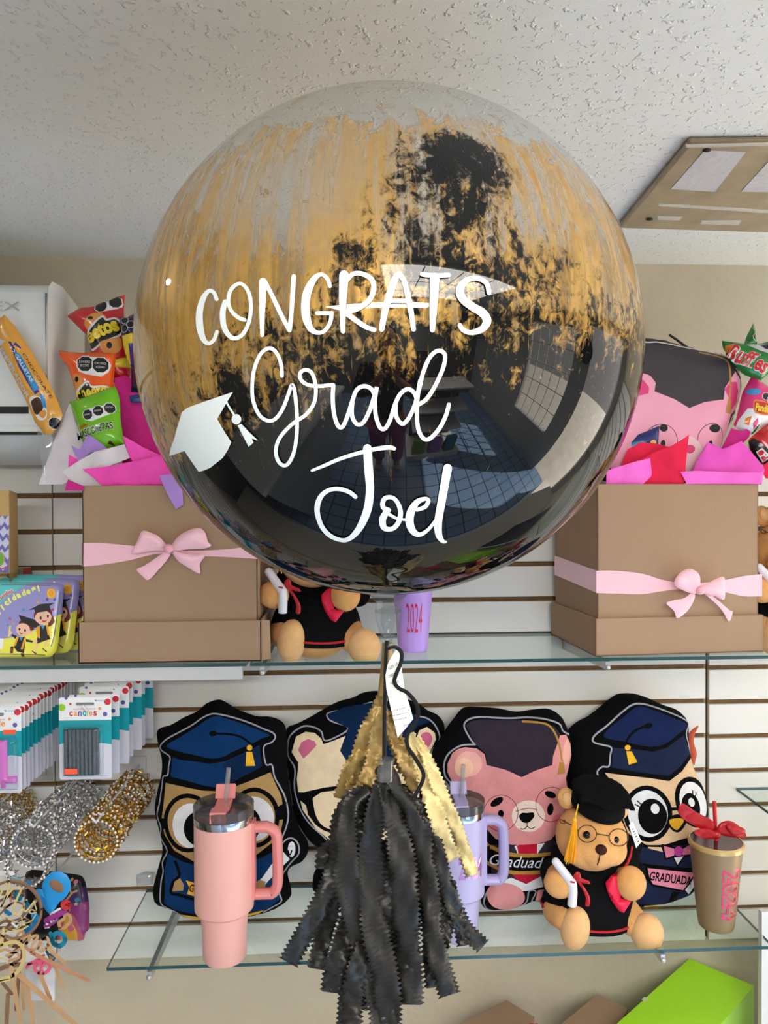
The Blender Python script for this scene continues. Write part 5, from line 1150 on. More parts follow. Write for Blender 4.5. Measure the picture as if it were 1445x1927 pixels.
def plates(dx, dy, Y, label, full):
    fr = Frame(40 + dx, 1240 + dy, Y, 46 + dx, 1096 + dy, Y + .028, 0); cv = lambda L: [(p[0] + dx, p[1] + dy) + tuple(p[2:]) for p in cp(L)]
    R_ = root('plate_pack', V((fr.o.x, fr.o.y, ZS1)), label, 'party plates', 'packs of graduation plates')
    out = cr([(-480,1480),(-460,1300),(-420,900),(-330,420),(-280,270),(-160,228),(300,226),(900,238),(1040,270),(1090,340),(1075,500),(1030,900),(985,1300),(930,1430),(800,1510),(300,1515),(-300,1515)], 3, True)
    L = [('p',[(-480,1520),(-440,1230),(60,1200),(420,1150),(700,1010),(1060,760),(1100,760),(1000,1550),(-480,1550)],m_ply), ('p',[(-480,200),(620,200),(520,270),(380,340),(180,480),(0,640),(-480,900)],m_plt)]
    if full:
        L += [('s',[(60,285),(400,285),(900,300)],16,m_acg), ('s',[(1045,400),(1030,600),(985,900),(950,1150),(900,1330)],16,m_acg), ('s',[(-100,1450),(300,1455),(800,1470)],16,m_acg)]
    L += [('e',(905,430,78,88),m_po), ('e',(905,430,58,66),m_ply), ('e',(905,430,50,58),m_po), ('p',[(830,500),(865,520),(850,560),(810,545)],m_purp_ := m_plv if False else mat('plate_purple',(84,74,160),.4)), ('p',[(950,520),(985,500),(985,550),(935,555)],m_purp_),
       ('c',[(620,760),(720,700),(880,690),(930,800),(960,920),(860,990),(840,900),(640,860)],m_hr), ('e',(770,840,140,115,-10),m_sk), ('e',(728,845,18,28),m_pb), ('e',(850,815,18,28),m_pb), ('c',[(745,880),(800,890),(835,875),(810,910),(770,915)],m_pr), ('p',[(515,715),(720,610),(970,588),(880,640),(900,720),(640,760),(620,700)],m_pb),
       ('p',[(700,980),(840,960),(850,1080),(890,1200),(660,1280),(680,1100)],m_pb), ('p',[(660,990),(715,980),(720,1190),(685,1180),(650,1060)],m_po), ('p',[(815,960),(850,960),(880,1140),(845,1130)],m_po), ('p',[(730,975),(800,965),(770,1040)],m_pbl), ('p',[(750,1340),(840,1410),(825,1425),(760,1370)],m_hr), ('p',[(580,1390),(660,1440),(640,1460),(585,1415)],m_hr), ('s',[(850,1230),(790,1320)],26,m_sk), ('s',[(700,1270),(610,1400)],26,m_sk)]
    if full:
        L += [('c',[(360,920),(420,890),(560,960),(620,1020),(560,1060),(420,1000)],m_hr), ('e',(430,1040,118,105,8),m_sk), ('e',(560,1090,28,34),m_sk), ('e',(372,1035,16,24),m_pb), ('e',(465,1055,16,24),m_pb), ('c',[(370,1080),(400,1100),(430,1095),(410,1120),(380,1112)],m_pr), ('p',[(355,790),(620,870),(720,960),(640,1010),(540,980),(400,900)],m_pb),
          ('p',[(350,1170),(470,1160),(470,1260),(445,1440),(330,1410),(280,1340)],m_pb), ('p',[(230,1110),(330,1150),(300,1200),(235,1140)],m_pb), ('p',[(480,1200),(600,1230),(590,1260),(480,1245)],m_pb), ('p',[(325,1170),(360,1165),(310,1310),(270,1310)],m_po), ('p',[(450,1180),(485,1180),(430,1370),(390,1370)],m_po), ('p',[(370,1175),(430,1170),(400,1230)],m_pbl), ('p',[(220,1330),(275,1320),(260,1440),(215,1440)],m_hr), ('p',[(390,1440),(450,1440),(440,1500),(395,1500)],m_hr), ('s',[(215,980),(190,1160)],28,m_ply), ('e',(215,1100,32,30),m_sk), ('e',(640,1240,36,30),m_sk),
          ('p',star(440,705,42),m_pbl), ('p',star(680,575,34),m_po), ('p',star(210,855,30),m_pr), ('p',star(270,930,32),m_po), ('p',star(170,965,26),m_pbl), ('p',star(930,705,36),m_pr), ('p',[(-40,1180),(105,1195),(85,1370),(-60,1370)],m_pw)]
    T = [('Raydins', 40, 570, 290, 110, m_pw, 30, .06, .1, .0005), ('Raydins', 45, 565, 280, 95, m_pr, 30, .02, .1, .001)]
    s_ = 'Felicidades!'; path = [(-90,950),(-20,870),(40,790),(100,720),(150,650),(215,600),(270,560),(345,520),(430,480),(505,455),(595,415),(690,400),(740,380)]
    b = MB(); txt = [ltext(fr, cv, *t) for t in T]
    for ch, p in zip(s_, path): txt.append(ltext(fr, cv, ch, p[0], p[1], 34 if ch in 'il!' else 70, 104 if ch in 'Fld!i' else 82, m_pt, 40 - 2.2 * path.index(p), .06))
    art(b, fr, fr.L(cv(out)), lay(fr, cv, L), m_plv, .010, .010, .006, m_plv, texts=txt); b.build('plate', R_, True, 60)
plates(0, 0, 1.385, 'front pack of party plates with cheering graduates on the upper shelf', True)
plates(30, -8, 1.435, 'second pack of party plates behind the front pack', False)
plates(54, -14, 1.485, 'rearmost pack of party plates beside the left gift box', False)
# display box with pennants
fr = Frame(10, 1095, 1.44, 10, 925, 1.44); R_ = root('display_box', P(0, 1095, 1.45), 'open cardboard box with violet diamond pattern at the left frame edge', 'box')
m_tanb = mat('box_tan', (196, 160, 104), .75); m_vio = mat('pattern_violet', (110, 106, 178), .5); m_lv = mat('pattern_pale', (206, 206, 226), .5)
b = MB(); p0, p1 = P(-90, 1080, 1.44), P(17, 925, 1.44)
b.box((p0.x, 1.44, p0.z), (p1.x, 1.476, p1.z - .012), m_tanb)
b.add([V((p0.x, 1.439, p1.z - .012)), V((p1.x, 1.439, p1.z - .012)), V((p1.x, 1.439, p1.z + .002)), V((p0.x, 1.439, p1.z + .002))], [(0, 1, 2, 3)], m_tanb); b.build('carton', R_, False)
b = MB(); cq = zc(0, 900, 9.03); f2 = Frame(0, 1080, 1.4385, 0, 970, 1.4385)
L = []
for r_ in range(5):
    for c_ in range(-3, 2): L.append(('p', [(c_*110+40+(r_%2)*55-20*r_, 720+190*r_-95), (c_*110+95+(r_%2)*55-20*r_, 720+190*r_), (c_*110+20+(r_%2)*55-20*r_, 720+190*r_+95), (c_*110-40+(r_%2)*55-20*r_, 720+190*r_)], m_lv))
L += [('e',(-30,1370,115,135),m_tanb), ('e',(-30,1370,95,115),mat('badge_green',(110,180,60),.4)), ('s',[(-60,1560),(30,1540),(120,1500)],20,m_pr)]
art(b, f2, f2.L(cq([(-600,640),(155,640),(150,1100),(150,1600),(-600,1600)])), lay(f2, cq, L), m_vio, .0006, .002, .012, None); b.build('printed_front', R_, False)
b = MB(); f3 = [P(18, 1096, 1.441), P(32, 1090, 1.48), P(32, 928, 1.48), P(17, 922, 1.441)]
b.add(f3, [(0, 1, 2, 3)], m_tanb); b.build('side_flap', R_, False)
# its lower block so that it stands on something
r = root('box_stack', P(-30, 1200, 1.56), 'cream carton carrying the diamond patterned box behind the plates', 'box')
b = MB(); p0, p1 = P(-90, 1100, 1.50), P(14, 1080, 1.50); b.box((p0.x, 1.50, ZS1 + .0005), (p1.x, 1.61, P(-40, 1081, 1.44).z - .0005), mat('carton_cream', (196, 186, 140), .7)); b.build('carton', r, False)
# small roll behind the plates
b = MB(); X0, X1 = P(14, 1083, 1.56), P(56, 1080, 1.56); b.tube([X0, X0 + (X1 - X0) * .3], .0125, mat('roll_green', (120, 134, 70), .5), 16); b.tube([X0 + (X1 - X0) * .301, X0 + (X1 - X0) * .8], .0125, mat('roll_grey', (150, 140, 128), .5), 16); b.tube([X0 + (X1 - X0) * .801, X1], .0125, mat('roll_red', (170, 44, 50), .5), 16)
tag(b.build('candy_roll', None), 'small green grey and red roll lying behind the plate packs', 'roll')

# ================================================================== hooks with candle packs
m_hook = mat('hook_white', (214, 212, 216), .4)
def hook(px, py, Yf, label, zoff=0):
    p = P(px, py, Yf); w_ = V((p.x, WY, p.z)); r = root('display_hook', w_, label, 'hook', 'slatwall hooks')
    b = MB(); b.tube([w_ + V((0, -.001, .004)), p, p + V((-.006, -.002, .010))], .0022, m_hook, 8); b.build('hook_rod', r)
    b = MB(); b.box((w_.x - .014, WY - .005, w_.z - .012), (w_.x + .014, WY - .0005, w_.z + .022), m_hook); b.build('hook_plate', r, False); return p
m_cw = mat('card_white', (234, 234, 236), .45); m_ct = mat('card_teal', (10, 152, 164), .4); m_cg = mat('card_grey', (206, 204, 216), .5); m_cr = mat('dot_red', (206, 44, 50), .4); m_cv = mat('dot_violet', (92, 88, 160), .4); m_co = mat('dot_orange', (236, 150, 80), .4); m_cgr = mat('dot_green', (140, 196, 40), .4); m_st = mat('sticker_orange', (255, 92, 56), .5); m_tl_ = mat('teal_text', (60, 160, 170), .5); m_blis = glass_mat('blister', (235, 240, 242), 1.45, .03)
m_wax = mat('candle_grey', (92, 98, 104), .5, bump=.4, bscale=300, vary=.2, vscale=120); m_cpk = mat('candle_pink', (232, 120, 208), .18, coat=.5)
def candle_card(o, kind, label, group, w=.089, h=.142, full=True):
    """o: top centre of the card"""
    fr = LFrame(o, (1, 0, 0), (0, 0, 1)); R_ = root('candle_pack', V(o), label, 'candle pack', group)
    q = lambda L: [((p[0] - .5) * w, (p[1] - 1) * h) for p in L]; A = w / h
    out = q([(.03,0),(.97,0),(1,.02),(1,.98),(.97,1),(.03,1),(0,.98),(0,.02)])
    E = lambda x, y, r: ('p', [((x - .5) * w + r * w * math.cos(t), (y - 1) * h + r * w * math.sin(t)) for t in [2 * PI * i / 12 for i in range(12)]])
    L = [('p', q([(0,.43),(.1,.45),(.25,.42),(.4,.44),(.6,.41),(.8,.44),(1,.42),(1,.72),(0,.72)]), m_ct), ('p', q([(0,0),(1,0),(1,.42),(.8,.44),(.6,.41),(.4,.44),(.25,.42),(.1,.45),(0,.43)]), m_cg)]
    for x, y, r_, m in ((.93,.94,.065,m_cr),(.06,.88,.07,m_cgr),(.88,.79,.045,m_cv),(.78,.86,.03,m_co),(.22,.92,.025,m_cr),(.14,.99,.03,m_cv),(.7,.96,.015,m_ct)): L.append(E(x, y, r_)[:2] + (m,))
    L.append(('p', q([(.34,.90),(.66,.90),(.68,.92),(.66,.935),(.34,.935),(.32,.92)]), m_acg))
    T = []
    if full:
        word = 'candles' if kind == 'sticks' else 'candle'; cols = [m_cr, m_co, m_cv, m_ct, m_cgr, m_co, m_cr]; x = .20 if kind == 'sticks' else .1; dx = .085 if kind == 'sticks' else .12
        for ch, m in zip(word, cols):
            wl = .02 if ch == 'l' else .068
            T.append((ch, ((x - .5) * w, (.775 - 1) * h), (wl * w * (1.3 if kind != 'sticks' else 1), 0), (0, (.085 if ch in 'dl' else .055) * h), m, .02)); x += (.035 if ch == 'l' else dx)
        T.append(('CUMPLEAÑOS', ((.28 - .5) * w, (.85 - 1) * h), (.42 * w, 0), (0, .02 * h), m_cr)); T.append(('amscan', ((.7 - .5) * w, (.95 - 1) * h), (.2 * w, 0), (0, .014 * h), m_tl_)); T.append(('Velas de cumpleaños', ((.15 - .5) * w, (.03 - 1) * h), (.5 * w, 0), (0, .02 * h), m_tl_)); T.append(('12 piezas', ((.72 - .5) * w, (.035 - 1) * h), (.2 * w, 0), (0, .014 * h), m_cv))
    b = MB(); art(b, fr, out, L, m_cw, .0004, .002, .02, m_cw, texts=T); b.build('backing_card', R_, False)
    if kind == 'sticks':
        b = MB()
        for i in range(8):
            x = (.12 + .076 * i - .5) * w + .0035
            b.tube([fr.w(x, (.07 - 1) * h, .007), fr.w(x, (.62 - 1) * h, .007)], .0036, m_wax, 10)
            b.tube([fr.w(x + .004, (.07 - 1) * h, .0035), fr.w(x + .004, (.62 - 1) * h, .0035)], .0032, m_wax, 8)
        b.build('candle', R_)
        b = MB(); z = q([(.10,.05),(.80,.05),(.82,.66),(.10,.66)])
        art(b, fr, q([(.08,.05),(.83,.05),(.85,.08),(.85,.64),(.82,.67),(.10,.67),(.08,.64)]), [], m_blis, .013, .006, .006, None, h0=.0006); b.build('blister', R_, True, 60)
        b = MB(); b.box(fr.w((.16 - .5) * w, (.10 - 1) * h, .0152), fr.w((.40 - .5) * w, (.165 - 1) * h, .0148), m_st); b.build('price_sticker', R_, False)
    elif kind == 'one':
        b = MB()
        art(b, fr, q([(.30,.12),(.62,.12),(.62,.06),(.70,.06),(.70,.12),(.92,.12),(.92,.20),(.74,.20),(.74,.62),(.56,.62),(.40,.56),(.40,.50),(.56,.50),(.56,.20),(.30,.20)]), [], m_cpk, .007, .005, .004, m_cpk, h0=.002); b.build('candle', R_, True, 60)
        b = MB(); art(b, fr, q([(.06,.04),(.90,.04),(.94,.07),(.94,.63),(.90,.66),(.10,.66),(.06,.63)]), [], m_blis, .011, .006, .006, None, h0=.0006); b.build('blister', R_, True, 60)
        b = MB(); b.box(fr.w((.66 - .5) * w, (.685 - 1) * h, .0016), fr.w((.90 - .5) * w, (.735 - 1) * h, .0008), m_st); b.build('price_sticker', R_, False)
    return R_
p = hook(162, 1338, 1.345, 'white hook holding the grey stick candle packs')
tpc = P(160, 1312, 1.352); candle_card((tpc.x, 1.352, tpc.z), 'sticks', 'front pack of grey stick candles on the right hook', None, .0895, .143)
rg = 'candle packs on the right hook'
proto = None
for k in range(6):
    y = 1.395 + .036 * k; loc = V((tpc.x + (.006 if k % 2 else .001) + .002 * k, y, tpc.z + (-.006 if k == 0 else random.uniform(-.003, .003))))
    if proto is None: proto = candle_card(loc, 'plain', 'teal and white candle pack hanging behind the front stick candle pack', rg, .0895, .143, False)
    else: dup(proto, loc)
p = hook(-5, 1352, 1.345, 'white hook holding the pink number candle packs')
tpl = P(-10, 1331, 1.352); candle_card((tpl.x, 1.352, tpl.z), 'one', 'front pack with a pink number candle at the left frame edge', None, .0895, .149)
lg = 'candle packs on the left hook'; proto = None
for k in range(15):
    y = 1.366 + .0172 * k; loc = V((tpl.x + random.uniform(-.0012, .0012) + .001, y, tpl.z + random.uniform(-.0015, .0015)))
    if proto is None: proto = candle_card(loc, 'plain', 'teal and white candle pack hanging behind the pink number candle pack', lg, .0895, .149, False)
    else: dup(proto, loc)

# ================================================================== beaded crowns on hooks
m_pearl = mat('pearl', (236, 230, 226), .2, coat=.5); m_gm = mat('gold_tinsel', (222, 170, 52), .22, metal=1.0); m_sm = mat('silver_tinsel', (222, 222, 226), .2, metal=1.0)
def crown(loc, m, label, group, r=.036):
    R_ = root('beaded_crown', V(loc), label, 'crown', group); o = V(loc)
    b = MB(); n = 30
    b.tube([o + V((r * math.cos(t), 0, r * math.sin(t))) for t in [2 * PI * i / n for i in range(n)]], .0017, m, 6, True)
    b.tube([o + V((r * .97 * math.cos(t), .012, r * .97 * math.sin(t))) for t in [2 * PI * i / n for i in range(n)]], .0010, m, 5, True)
    for i in range(14):                                  # looped points of the tiara
        t0 = 2 * PI * i / 14; d = 2 * PI / 14; hgt = .026 + .008 * (i % 2)
        q = [o + V((r * math.cos(t0 + d * s_) * (1 + .10 * hh_), .002 + hgt * hh_, r * math.sin(t0 + d * s_) * (1 + .10 * hh_))) for s_, hh_ in ((0, 0), (.15, .6), (.5, 1), (.85, .6), (1, 0))]
        b.tube(cr(q, 3), .0008, m, 4)
    for i in range(230):                                 # tinsel leaves
        t = random.uniform(0, 2 * PI); y = random.uniform(.0, .030); rr = r * random.uniform(.92, 1.14); c_ = o + V((rr * math.cos(t), y, rr * math.sin(t)))
        e = V((random.uniform(-1, 1), random.uniform(-1, 1), random.uniform(-1, 1))).normalized() * .0052; f_ = V((random.uniform(-1, 1), random.uniform(-1, 1), random.uniform(-1, 1))).normalized() * .0016
        b.add([c_ - e, c_ + f_, c_ + e, c_ - f_], [(0, 1, 2, 3)], m)
    b.build('wire_band', R_, True)
    b = MB()
    for i in range(n):
        t = 2 * PI * i / n; b.ell(o + V((r * 1.02 * math.cos(t), -.0015, r * 1.02 * math.sin(t))), .0023, m_pearl, nu=7, nv=5)
    for i in range(26):
        t = random.uniform(0, 2 * PI); b.ell(o + V((r * 1.10 * math.cos(t), random.uniform(.008, .032), r * 1.10 * math.sin(t))), .0020, m_pearl, nu=6, nv=4)
    b.build('pearls', R_); return R_
def crown_stack(px, py, n, m, label0, label, group, y0=1.352, y1=1.60, r=.036, rings=True):
    c = P(px, py, y0); first = crown(c, m, label0 if label0 else label, None if label0 else group, r); second = None
    for k in range(1, n):
        y = y0 + (y1 - y0 - .035) * k / (n - 1); loc = V((c.x + random.uniform(-.004, .004), y, c.z + random.uniform(-.004, .003)))
        if second is None and label0: second = crown(loc, m, label, group, r); second.rotation_euler[1] = 0
        else: dup(second or first, loc).rotation_euler[1] = random.uniform(-3, 3)
hook(180, 1548, 1.345, 'white hook holding the gold beaded crowns'); hook(62, 1556, 1.345, 'white hook holding the silver beaded crowns'); hook(-50, 1556, 1.345, 'white hook at the left edge holding gold and silver crowns')
crown_stack(181, 1583, 9, m_gm, 'front gold crown with white pearls on the right crown hook', 'gold crown stacked behind the front gold crown', 'gold crowns on the right hook')
crown_stack(62, 1592, 9, m_sm, 'front silver crown on the middle crown hook', 'silver crown stacked behind the front silver crown', 'silver crowns on the middle hook')
crown_stack(-45, 1600, 4, m_sm, None, 'silver crown on the left edge hook in front of gold ones', 'silver crowns on the left hook', 1.352, 1.46, .040)
crown_stack(-26, 1575, 5, m_gm, None, 'gold crown at the back of the left edge hook', 'gold crowns on the left hook', 1.46, 1.61, .040)
b = MB(); c_ = P(48, 1632, 1.36); R0 = crown(c_, m_sm, 'loose silver crown dangling below the silver stack', None, .034)

# ================================================================== cake toppers hanging at the lower left
m_wood = mat('topper_wood', (190, 150, 108), .6, bump=.2, bscale=120, vary=.12, vscale=40, stretch=(1, 1, .2)); m_woodd = mat('topper_wood_dark', (136, 100, 76), .65, vary=.12, vscale=40); m_woodr = mat('topper_wood_red', (186, 128, 98), .6, vary=.08, vscale=40); m_gtop = mat('topper_gold', (214, 190, 126), .5, metal=.15)
m_tblu = mat('topper_blue', (34, 140, 206), .45); m_tteal = mat('topper_teal', (24, 128, 158), .45); m_tpk = mat('topper_pink', (222, 92, 128), .45); m_glit = mat('glitter_red', (226, 60, 64), .35, bump=.8, bscale=900); m_tmg = mat('topper_magenta', (150, 52, 130), .45)
ck = zc(0, 1620, 7.983)
def plane(Y): return lambda x, y, h: P(x, y, Y - h)
def topper(label, Y, strokes, sticks, polys=(), name='cake_topper', t=.003):
    """strokes: (pts, width, m) zoom px; sticks: px lines (p0,p1,w,m)"""
    R_ = root(name, P(30, 1760, Y), label, 'cake topper'); mp = plane(Y)
    b = MB()
    for q, w_, m in strokes: stroke(b, ck([p + (w_,) for p in q]), mp, m, t)
    for q, m in polys:
        fr = Frame(60, 1900, Y, 60, 1700, Y); art(b, fr, fr.L(ck(q)), [], m, t, .0005, .012, m, backflat=True)
    if b.v: b.build('letters', R_, True, 40)
    for p0, p1, w_, m in sticks:
        b = MB(); stroke(b, [p0 + (w_,), ((p0[0] + p1[0]) / 2, (p0[1] + p1[1]) / 2, w_), p1 + (w_ * .9,)], mp, m, t, smooth=False); b.build('stick', R_, True, 40)
    return R_
circ = lambda cx, cy, r_: [(cx + r_ * math.cos(t), cy + r_ * math.sin(t)) for t in [2 * PI * i / 40 for i in range(41)]]
topper('gold script birthday topper inside a brown ring at the lower left', 1.335, [(q, w_, m_gtop) for q, w_ in (
   ([(-90,760),(-30,600),(40,430),(120,300),(145,350),(100,500),(20,690)],30), ([(20,690),(110,520),(200,420),(300,400),(310,450),(260,560),(205,700),(225,785),(290,775),(345,690),(400,590)],32), ([(400,590),(355,700),(385,760),(450,690),(530,590)],26), ([(530,585),(525,660),(545,740),(510,785),(455,785),(450,750),(490,735),(530,760)],20), ([(545,740),(535,810),(470,900),(380,935),(250,920),(100,860),(-60,800)],15), ([(-60,940),(60,880),(180,820),(270,815),(325,860),(325,950),(270,1010),(150,1040),(60,1010)],15),
   ([(420,980),(300,1040),(160,1045),(55,1015)],24), ([(60,1020),(35,1150),(15,1290)],52), ([(-40,1330),(60,1260),(200,1215),(310,1260),(360,1380),(340,1530),(260,1670),(130,1750),(-40,1790)],56), ([(-40,1820),(60,1800),(150,1790)],40), ([(-40,1460),(60,1470),(115,1540)],22))] + [(circ(195,730,430),34,m_woodd)],
   [((21,1821),(38,1922),8.5,m_wood)])
topper('second brown ring topper behind the gold script topper', 1.350, [(circ(170,760,440),30,m_woodd), ([(-80,900),(100,700),(250,620),(380,700),(300,860),(150,900)],30,m_woodd), ([(-60,1150),(150,1000),(380,860)],34,m_wood), ([(200,1000),(300,900),(420,880),(480,960)],26,m_woodd), ([(-40,620),(80,560),(200,480)],40,m_woodd), ([(60,700),(160,640),(140,480)],36,m_woodr)], [((42,1840),(45,1899),7,m_wood), ((15,1872),(12,1935),8,m_woodd)])
topper('natural wood script topper with a long slanted stick', 1.342, [(q, 42, m_wood) for q in ([(150,1290),(230,1180),(280,1090),(340,1060),(350,1100),(320,1200),(290,1260)],[(320,1210),(420,1110),(450,1140),(390,1250)],[(390,1250),(480,1150),(555,1120),(555,1170),(480,1270),(490,1330),(560,1310),(620,1240)],[(680,1150),(600,1220),(575,1310),(620,1360),(690,1310),(730,1210),(700,1150),(640,1180)],[(720,1260),(765,1290)],[(-40,1380),(80,1330),(200,1380),(300,1320)],[(-60,1200),(60,1120),(200,1180)],[(100,1420),(240,1380),(280,1450),(140,1500)])],
   [((30,1830),(144,1930),10,m_wood), ((89,1784),(122,1812),7.5,m_wood)])
topper('reddish wood stick topper pointing to the lower right', 1.338, [([(380,1290),(450,1350),(520,1390)],50,m_woodr)], [((60,1793),(166,1845),7.5,m_woodr)])
topper('bright blue acrylic topper with an oval hole', 1.352, [], [], [([(520,460),(545,430),(570,420),(630,430),(632,380),(645,320),(700,230),(750,190),(800,165),(900,160),(1000,210),(1060,310),(1062,420),(1000,530),(940,590),(890,620),(825,720),(745,805),(690,745),(630,660),(575,565)],m_tblu)])
for o in list(COL.objects):
    pass
topper('brown oval cut-out on the blue acrylic topper', 1.3485, [], [], [(ellp(850,380,122,78,38),m_woodd)])
topper('teal acrylic topper tag below the magenta strips', 1.362, [(circ(880,1180,95),70,m_tteal), ([(760,1090),(800,1230),(900,1290)],60,m_tteal), ([(760,1400),(820,1450),(800,1500)],34,m_tteal)], [((95,1799),(119,1858),6,m_wood)])
topper('pink script topper over white paper', 1.356, [([(400,1600),(470,1540),(600,1550),(640,1480),(560,1520),(520,1620),(600,1690),(700,1670),(750,1580),(690,1520),(620,1600),(640,1690)],52,m_tpk), ([(420,1560),(560,1480),(660,1420)],40,m_tpk)], [((74,1830),(95,1880),8,m_wood), ((51,1850),(64,1930),7,m_wood)])
topper('glittery red round topper above the magenta strips', 1.368, [(circ(990,660,45),70,m_glit)], [], t=.002)
topper('magenta striped topper with white dashes', 1.372, [([(700,900),(820,830),(990,740)],90,m_tmg), ([(690,980),(780,930),(850,880)],70,m_tmg), ([(760,800),(840,750),(900,720)],34,m_cw), ([(700,950),(780,910),(850,880)],34,m_cw), ([(680,1010),(740,1000)],20,m_cw), ([(940,720),(1030,730)],60,m_woodd)], [])
topper('small wooden heart topper beside the party bag', 1.376, [([(900,1000),(890,920),(960,870),(980,800),(1050,830),(1060,900),(1010,960),(960,1010),(900,1020)],50,m_wood)], [])
topper('blue acrylic letters tangled behind the gold script', 1.366, [([(400,1080),(480,1000),(540,900),(520,820)],110,m_tblu), ([(380,620),(420,660),(400,720)],60,m_tblu), ([(90,760),(150,800)],70,m_tblu), ([(220,480),(290,560)],90,m_tteal), ([(420,330),(470,380)],70,m_tblu)], [])
topper('white paper topper label at the left frame edge', 1.364, [([(-60,200),(60,180),(180,190)],70,m_cw)], [], t=.001)
topper('pale teal topper end peeking out above the brown ring', 1.367, [([(180,260),(280,280)],60,mat('pale_teal',(160,200,208),.5))], [], t=.001)
topper('dark wood script topper at the back of the bunch', 1.378, [([(-60,520),(60,480),(200,560),(340,520)],50,m_woodd), ([(-60,980),(60,900),(160,930),(60,1060)],60,m_woodd), ([(60,1180),(200,1280),(330,1220),(420,1180)],60,m_woodd), ([(140,1440),(300,1300),(330,1420),(180,1560)],56,m_woodd), ([(-40,1640),(120,1580),(300,1560)],70,m_woodd)], [((36,1830),(30,1900),7,m_woodd), ((5,1850),(22,1870),7,m_woodd), ((88,1790),(100,1815),5,m_tteal)])
hook(30, 1745, 1.33, 'white hook carrying the bunch of cake toppers')
# white lace paper and colourful party bag behind
fr = Frame(80, 1860, 1.40, 80, 1800, 1.40); b = MB()
art(b, fr, fr.L(ck([(380,1660),(500,1600),(700,1600),(820,1600),(830,1650),(820,2100),(420,2100)])), [], mat('lace_paper', (232, 232, 236), .6), .001, .01, .012, m_cw, wob=.0008); tag(b.build('paper_sleeve', None), 'white paper sleeve hanging under the pink topper', 'paper')
m_g0 = mat('bag_black', (22, 16, 24), .3, coat=.4); m_g1 = mat('bag_indigo', (56, 34, 88), .3, coat=.4); m_g2 = mat('bag_purple', (140, 50, 116), .3, coat=.4); m_g3 = mat('bag_plum', (180, 84, 108), .3, coat=.4); m_g4 = mat('bag_amber', (222, 164, 40), .3, coat=.4)
fr = Frame(130, 1768, 1.50, 130, 1640, 1.52); b = MB()
L = [('c',[(1060,470),(1340,380),(1345,700),(1100,640)],m_g1), ('c',[(1060,640),(1200,600),(1345,640),(1345,1160),(1200,1220),(900,1200)],m_g2), ('c',[(1050,720),(1140,740),(1220,880),(1250,1000),(1240,1200),(950,1200),(960,900)],m_g3), ('c',[(1040,800),(1120,850),(1190,980),(1200,1100),(1180,1215),(950,1200)],m_g4), ('e',(1175,280,30,30),m_bow), ('e',(1115,250,20,22),m_gtop), ('p',star(1190,600,34),m_gtop), ('p',star(1190,410,24),m_gtop), ('e',(1205,540,34,34),m_tteal), ('s',[(1020,560),(1080,500),(1130,440),(1180,410)],28,m_wood), ('s',[(1095,360),(1130,450)],22,m_wood), ('e',(1110,860,40,50),m_epink), ('e',(1120,960,46,46),m_epink), ('p',[(420,230),(640,230),(600,330),(430,320)],m_acg)]
art(b, fr, fr.L(cr(ck([(400,160),(700,150),(1000,185),(1200,215),(1265,280),(1310,450),(1335,650),(1340,850),(1335,1020),(1285,1080),(1260,1170),(1215,1200),(1000,1192),(500,1180),(380,1000),(370,500)]), 3, True)), lay(fr, ck, L), m_g0, .020, .03, .010, m_g0)
tag(b.build('party_bag', None, True, 60), 'dark purple and amber printed party bag behind the cake toppers', 'party bag')
b = MB(); fr = Frame(268, 1668, 1.60, 270, 1640, 1.61); art(b, fr, fr.L([(256,1646),(276,1640),(290,1642),(286,1664),(258,1668)]), [], glass_mat('cello2', (228, 230, 232), 1.7, .1, .3), .006, .006, .003, glass_mat('cello2', (228, 230, 232))); tag(b.build('plastic_bag', None), 'small crumpled clear plastic bag stuck beside the owl cushion', 'plastic bag')

# ================================================================== below the shelves
m_lime = mat('lime_card', (166, 226, 24), .45, bump=.15, bscale=200); m_limel = mat('lime_card_side', (168, 224, 84), .5)
ZT = .30
r = root('low_cabinet', (.2, 1.3, 0), 'low white cabinet under the slat boards', 'cabinet')
b = MB(); b.box((-1.5, 1.02, 0), (1.9, 1.62, ZT - .03), m_white); b.build('body', r, False)
b = MB(); b.box((-1.52, 1.0, ZT - .03), (1.92, 1.625, ZT), mat('cabinet_top', (214, 208, 196), .4)); b.build('worktop', r, False)
def tall_box(label, top, m, mtop=None, name='carton_box', lidgap=False, label_rect=None):
    """top: four px corners with their depth (back, right, front, left), all on one level"""
    z = P(*top[0]).z; pts = [PZ(x, y, z) for x, y, _ in top]
    R_ = root(name, V((pts[0].x, pts[0].y, ZT)), label, 'box')
    b = MB(); lo = [V((p.x, p.y, ZT + .001)) for p in pts]
    b.add(pts + lo, [(0, 1, 2, 3), (7, 6, 5, 4)] + [(i, 4 + i, 4 + (i + 1) % 4, (i + 1) % 4) for i in range(4)], m)
    o = b.build('box_body', R_, False); bv = o.modifiers.new('b', 'BEVEL'); bv.width = .003; bv.segments = 2
    c_ = sum(pts, V()) / 4
    if lidgap:
        b = MB(); tp_ = [c_ + (p - c_) * 1.015 + V((0, 0, .0025)) for p in pts]; dn = [p - V((0, 0, .022)) for p in tp_]
        b.add(tp_ + dn, [(0, 1, 2, 3)] + [(i, 4 + i, 4 + (i + 1) % 4, (i + 1) % 4) for i in range(4)], mtop or m); o = b.build('lid', R_, False)
    return R_, pts
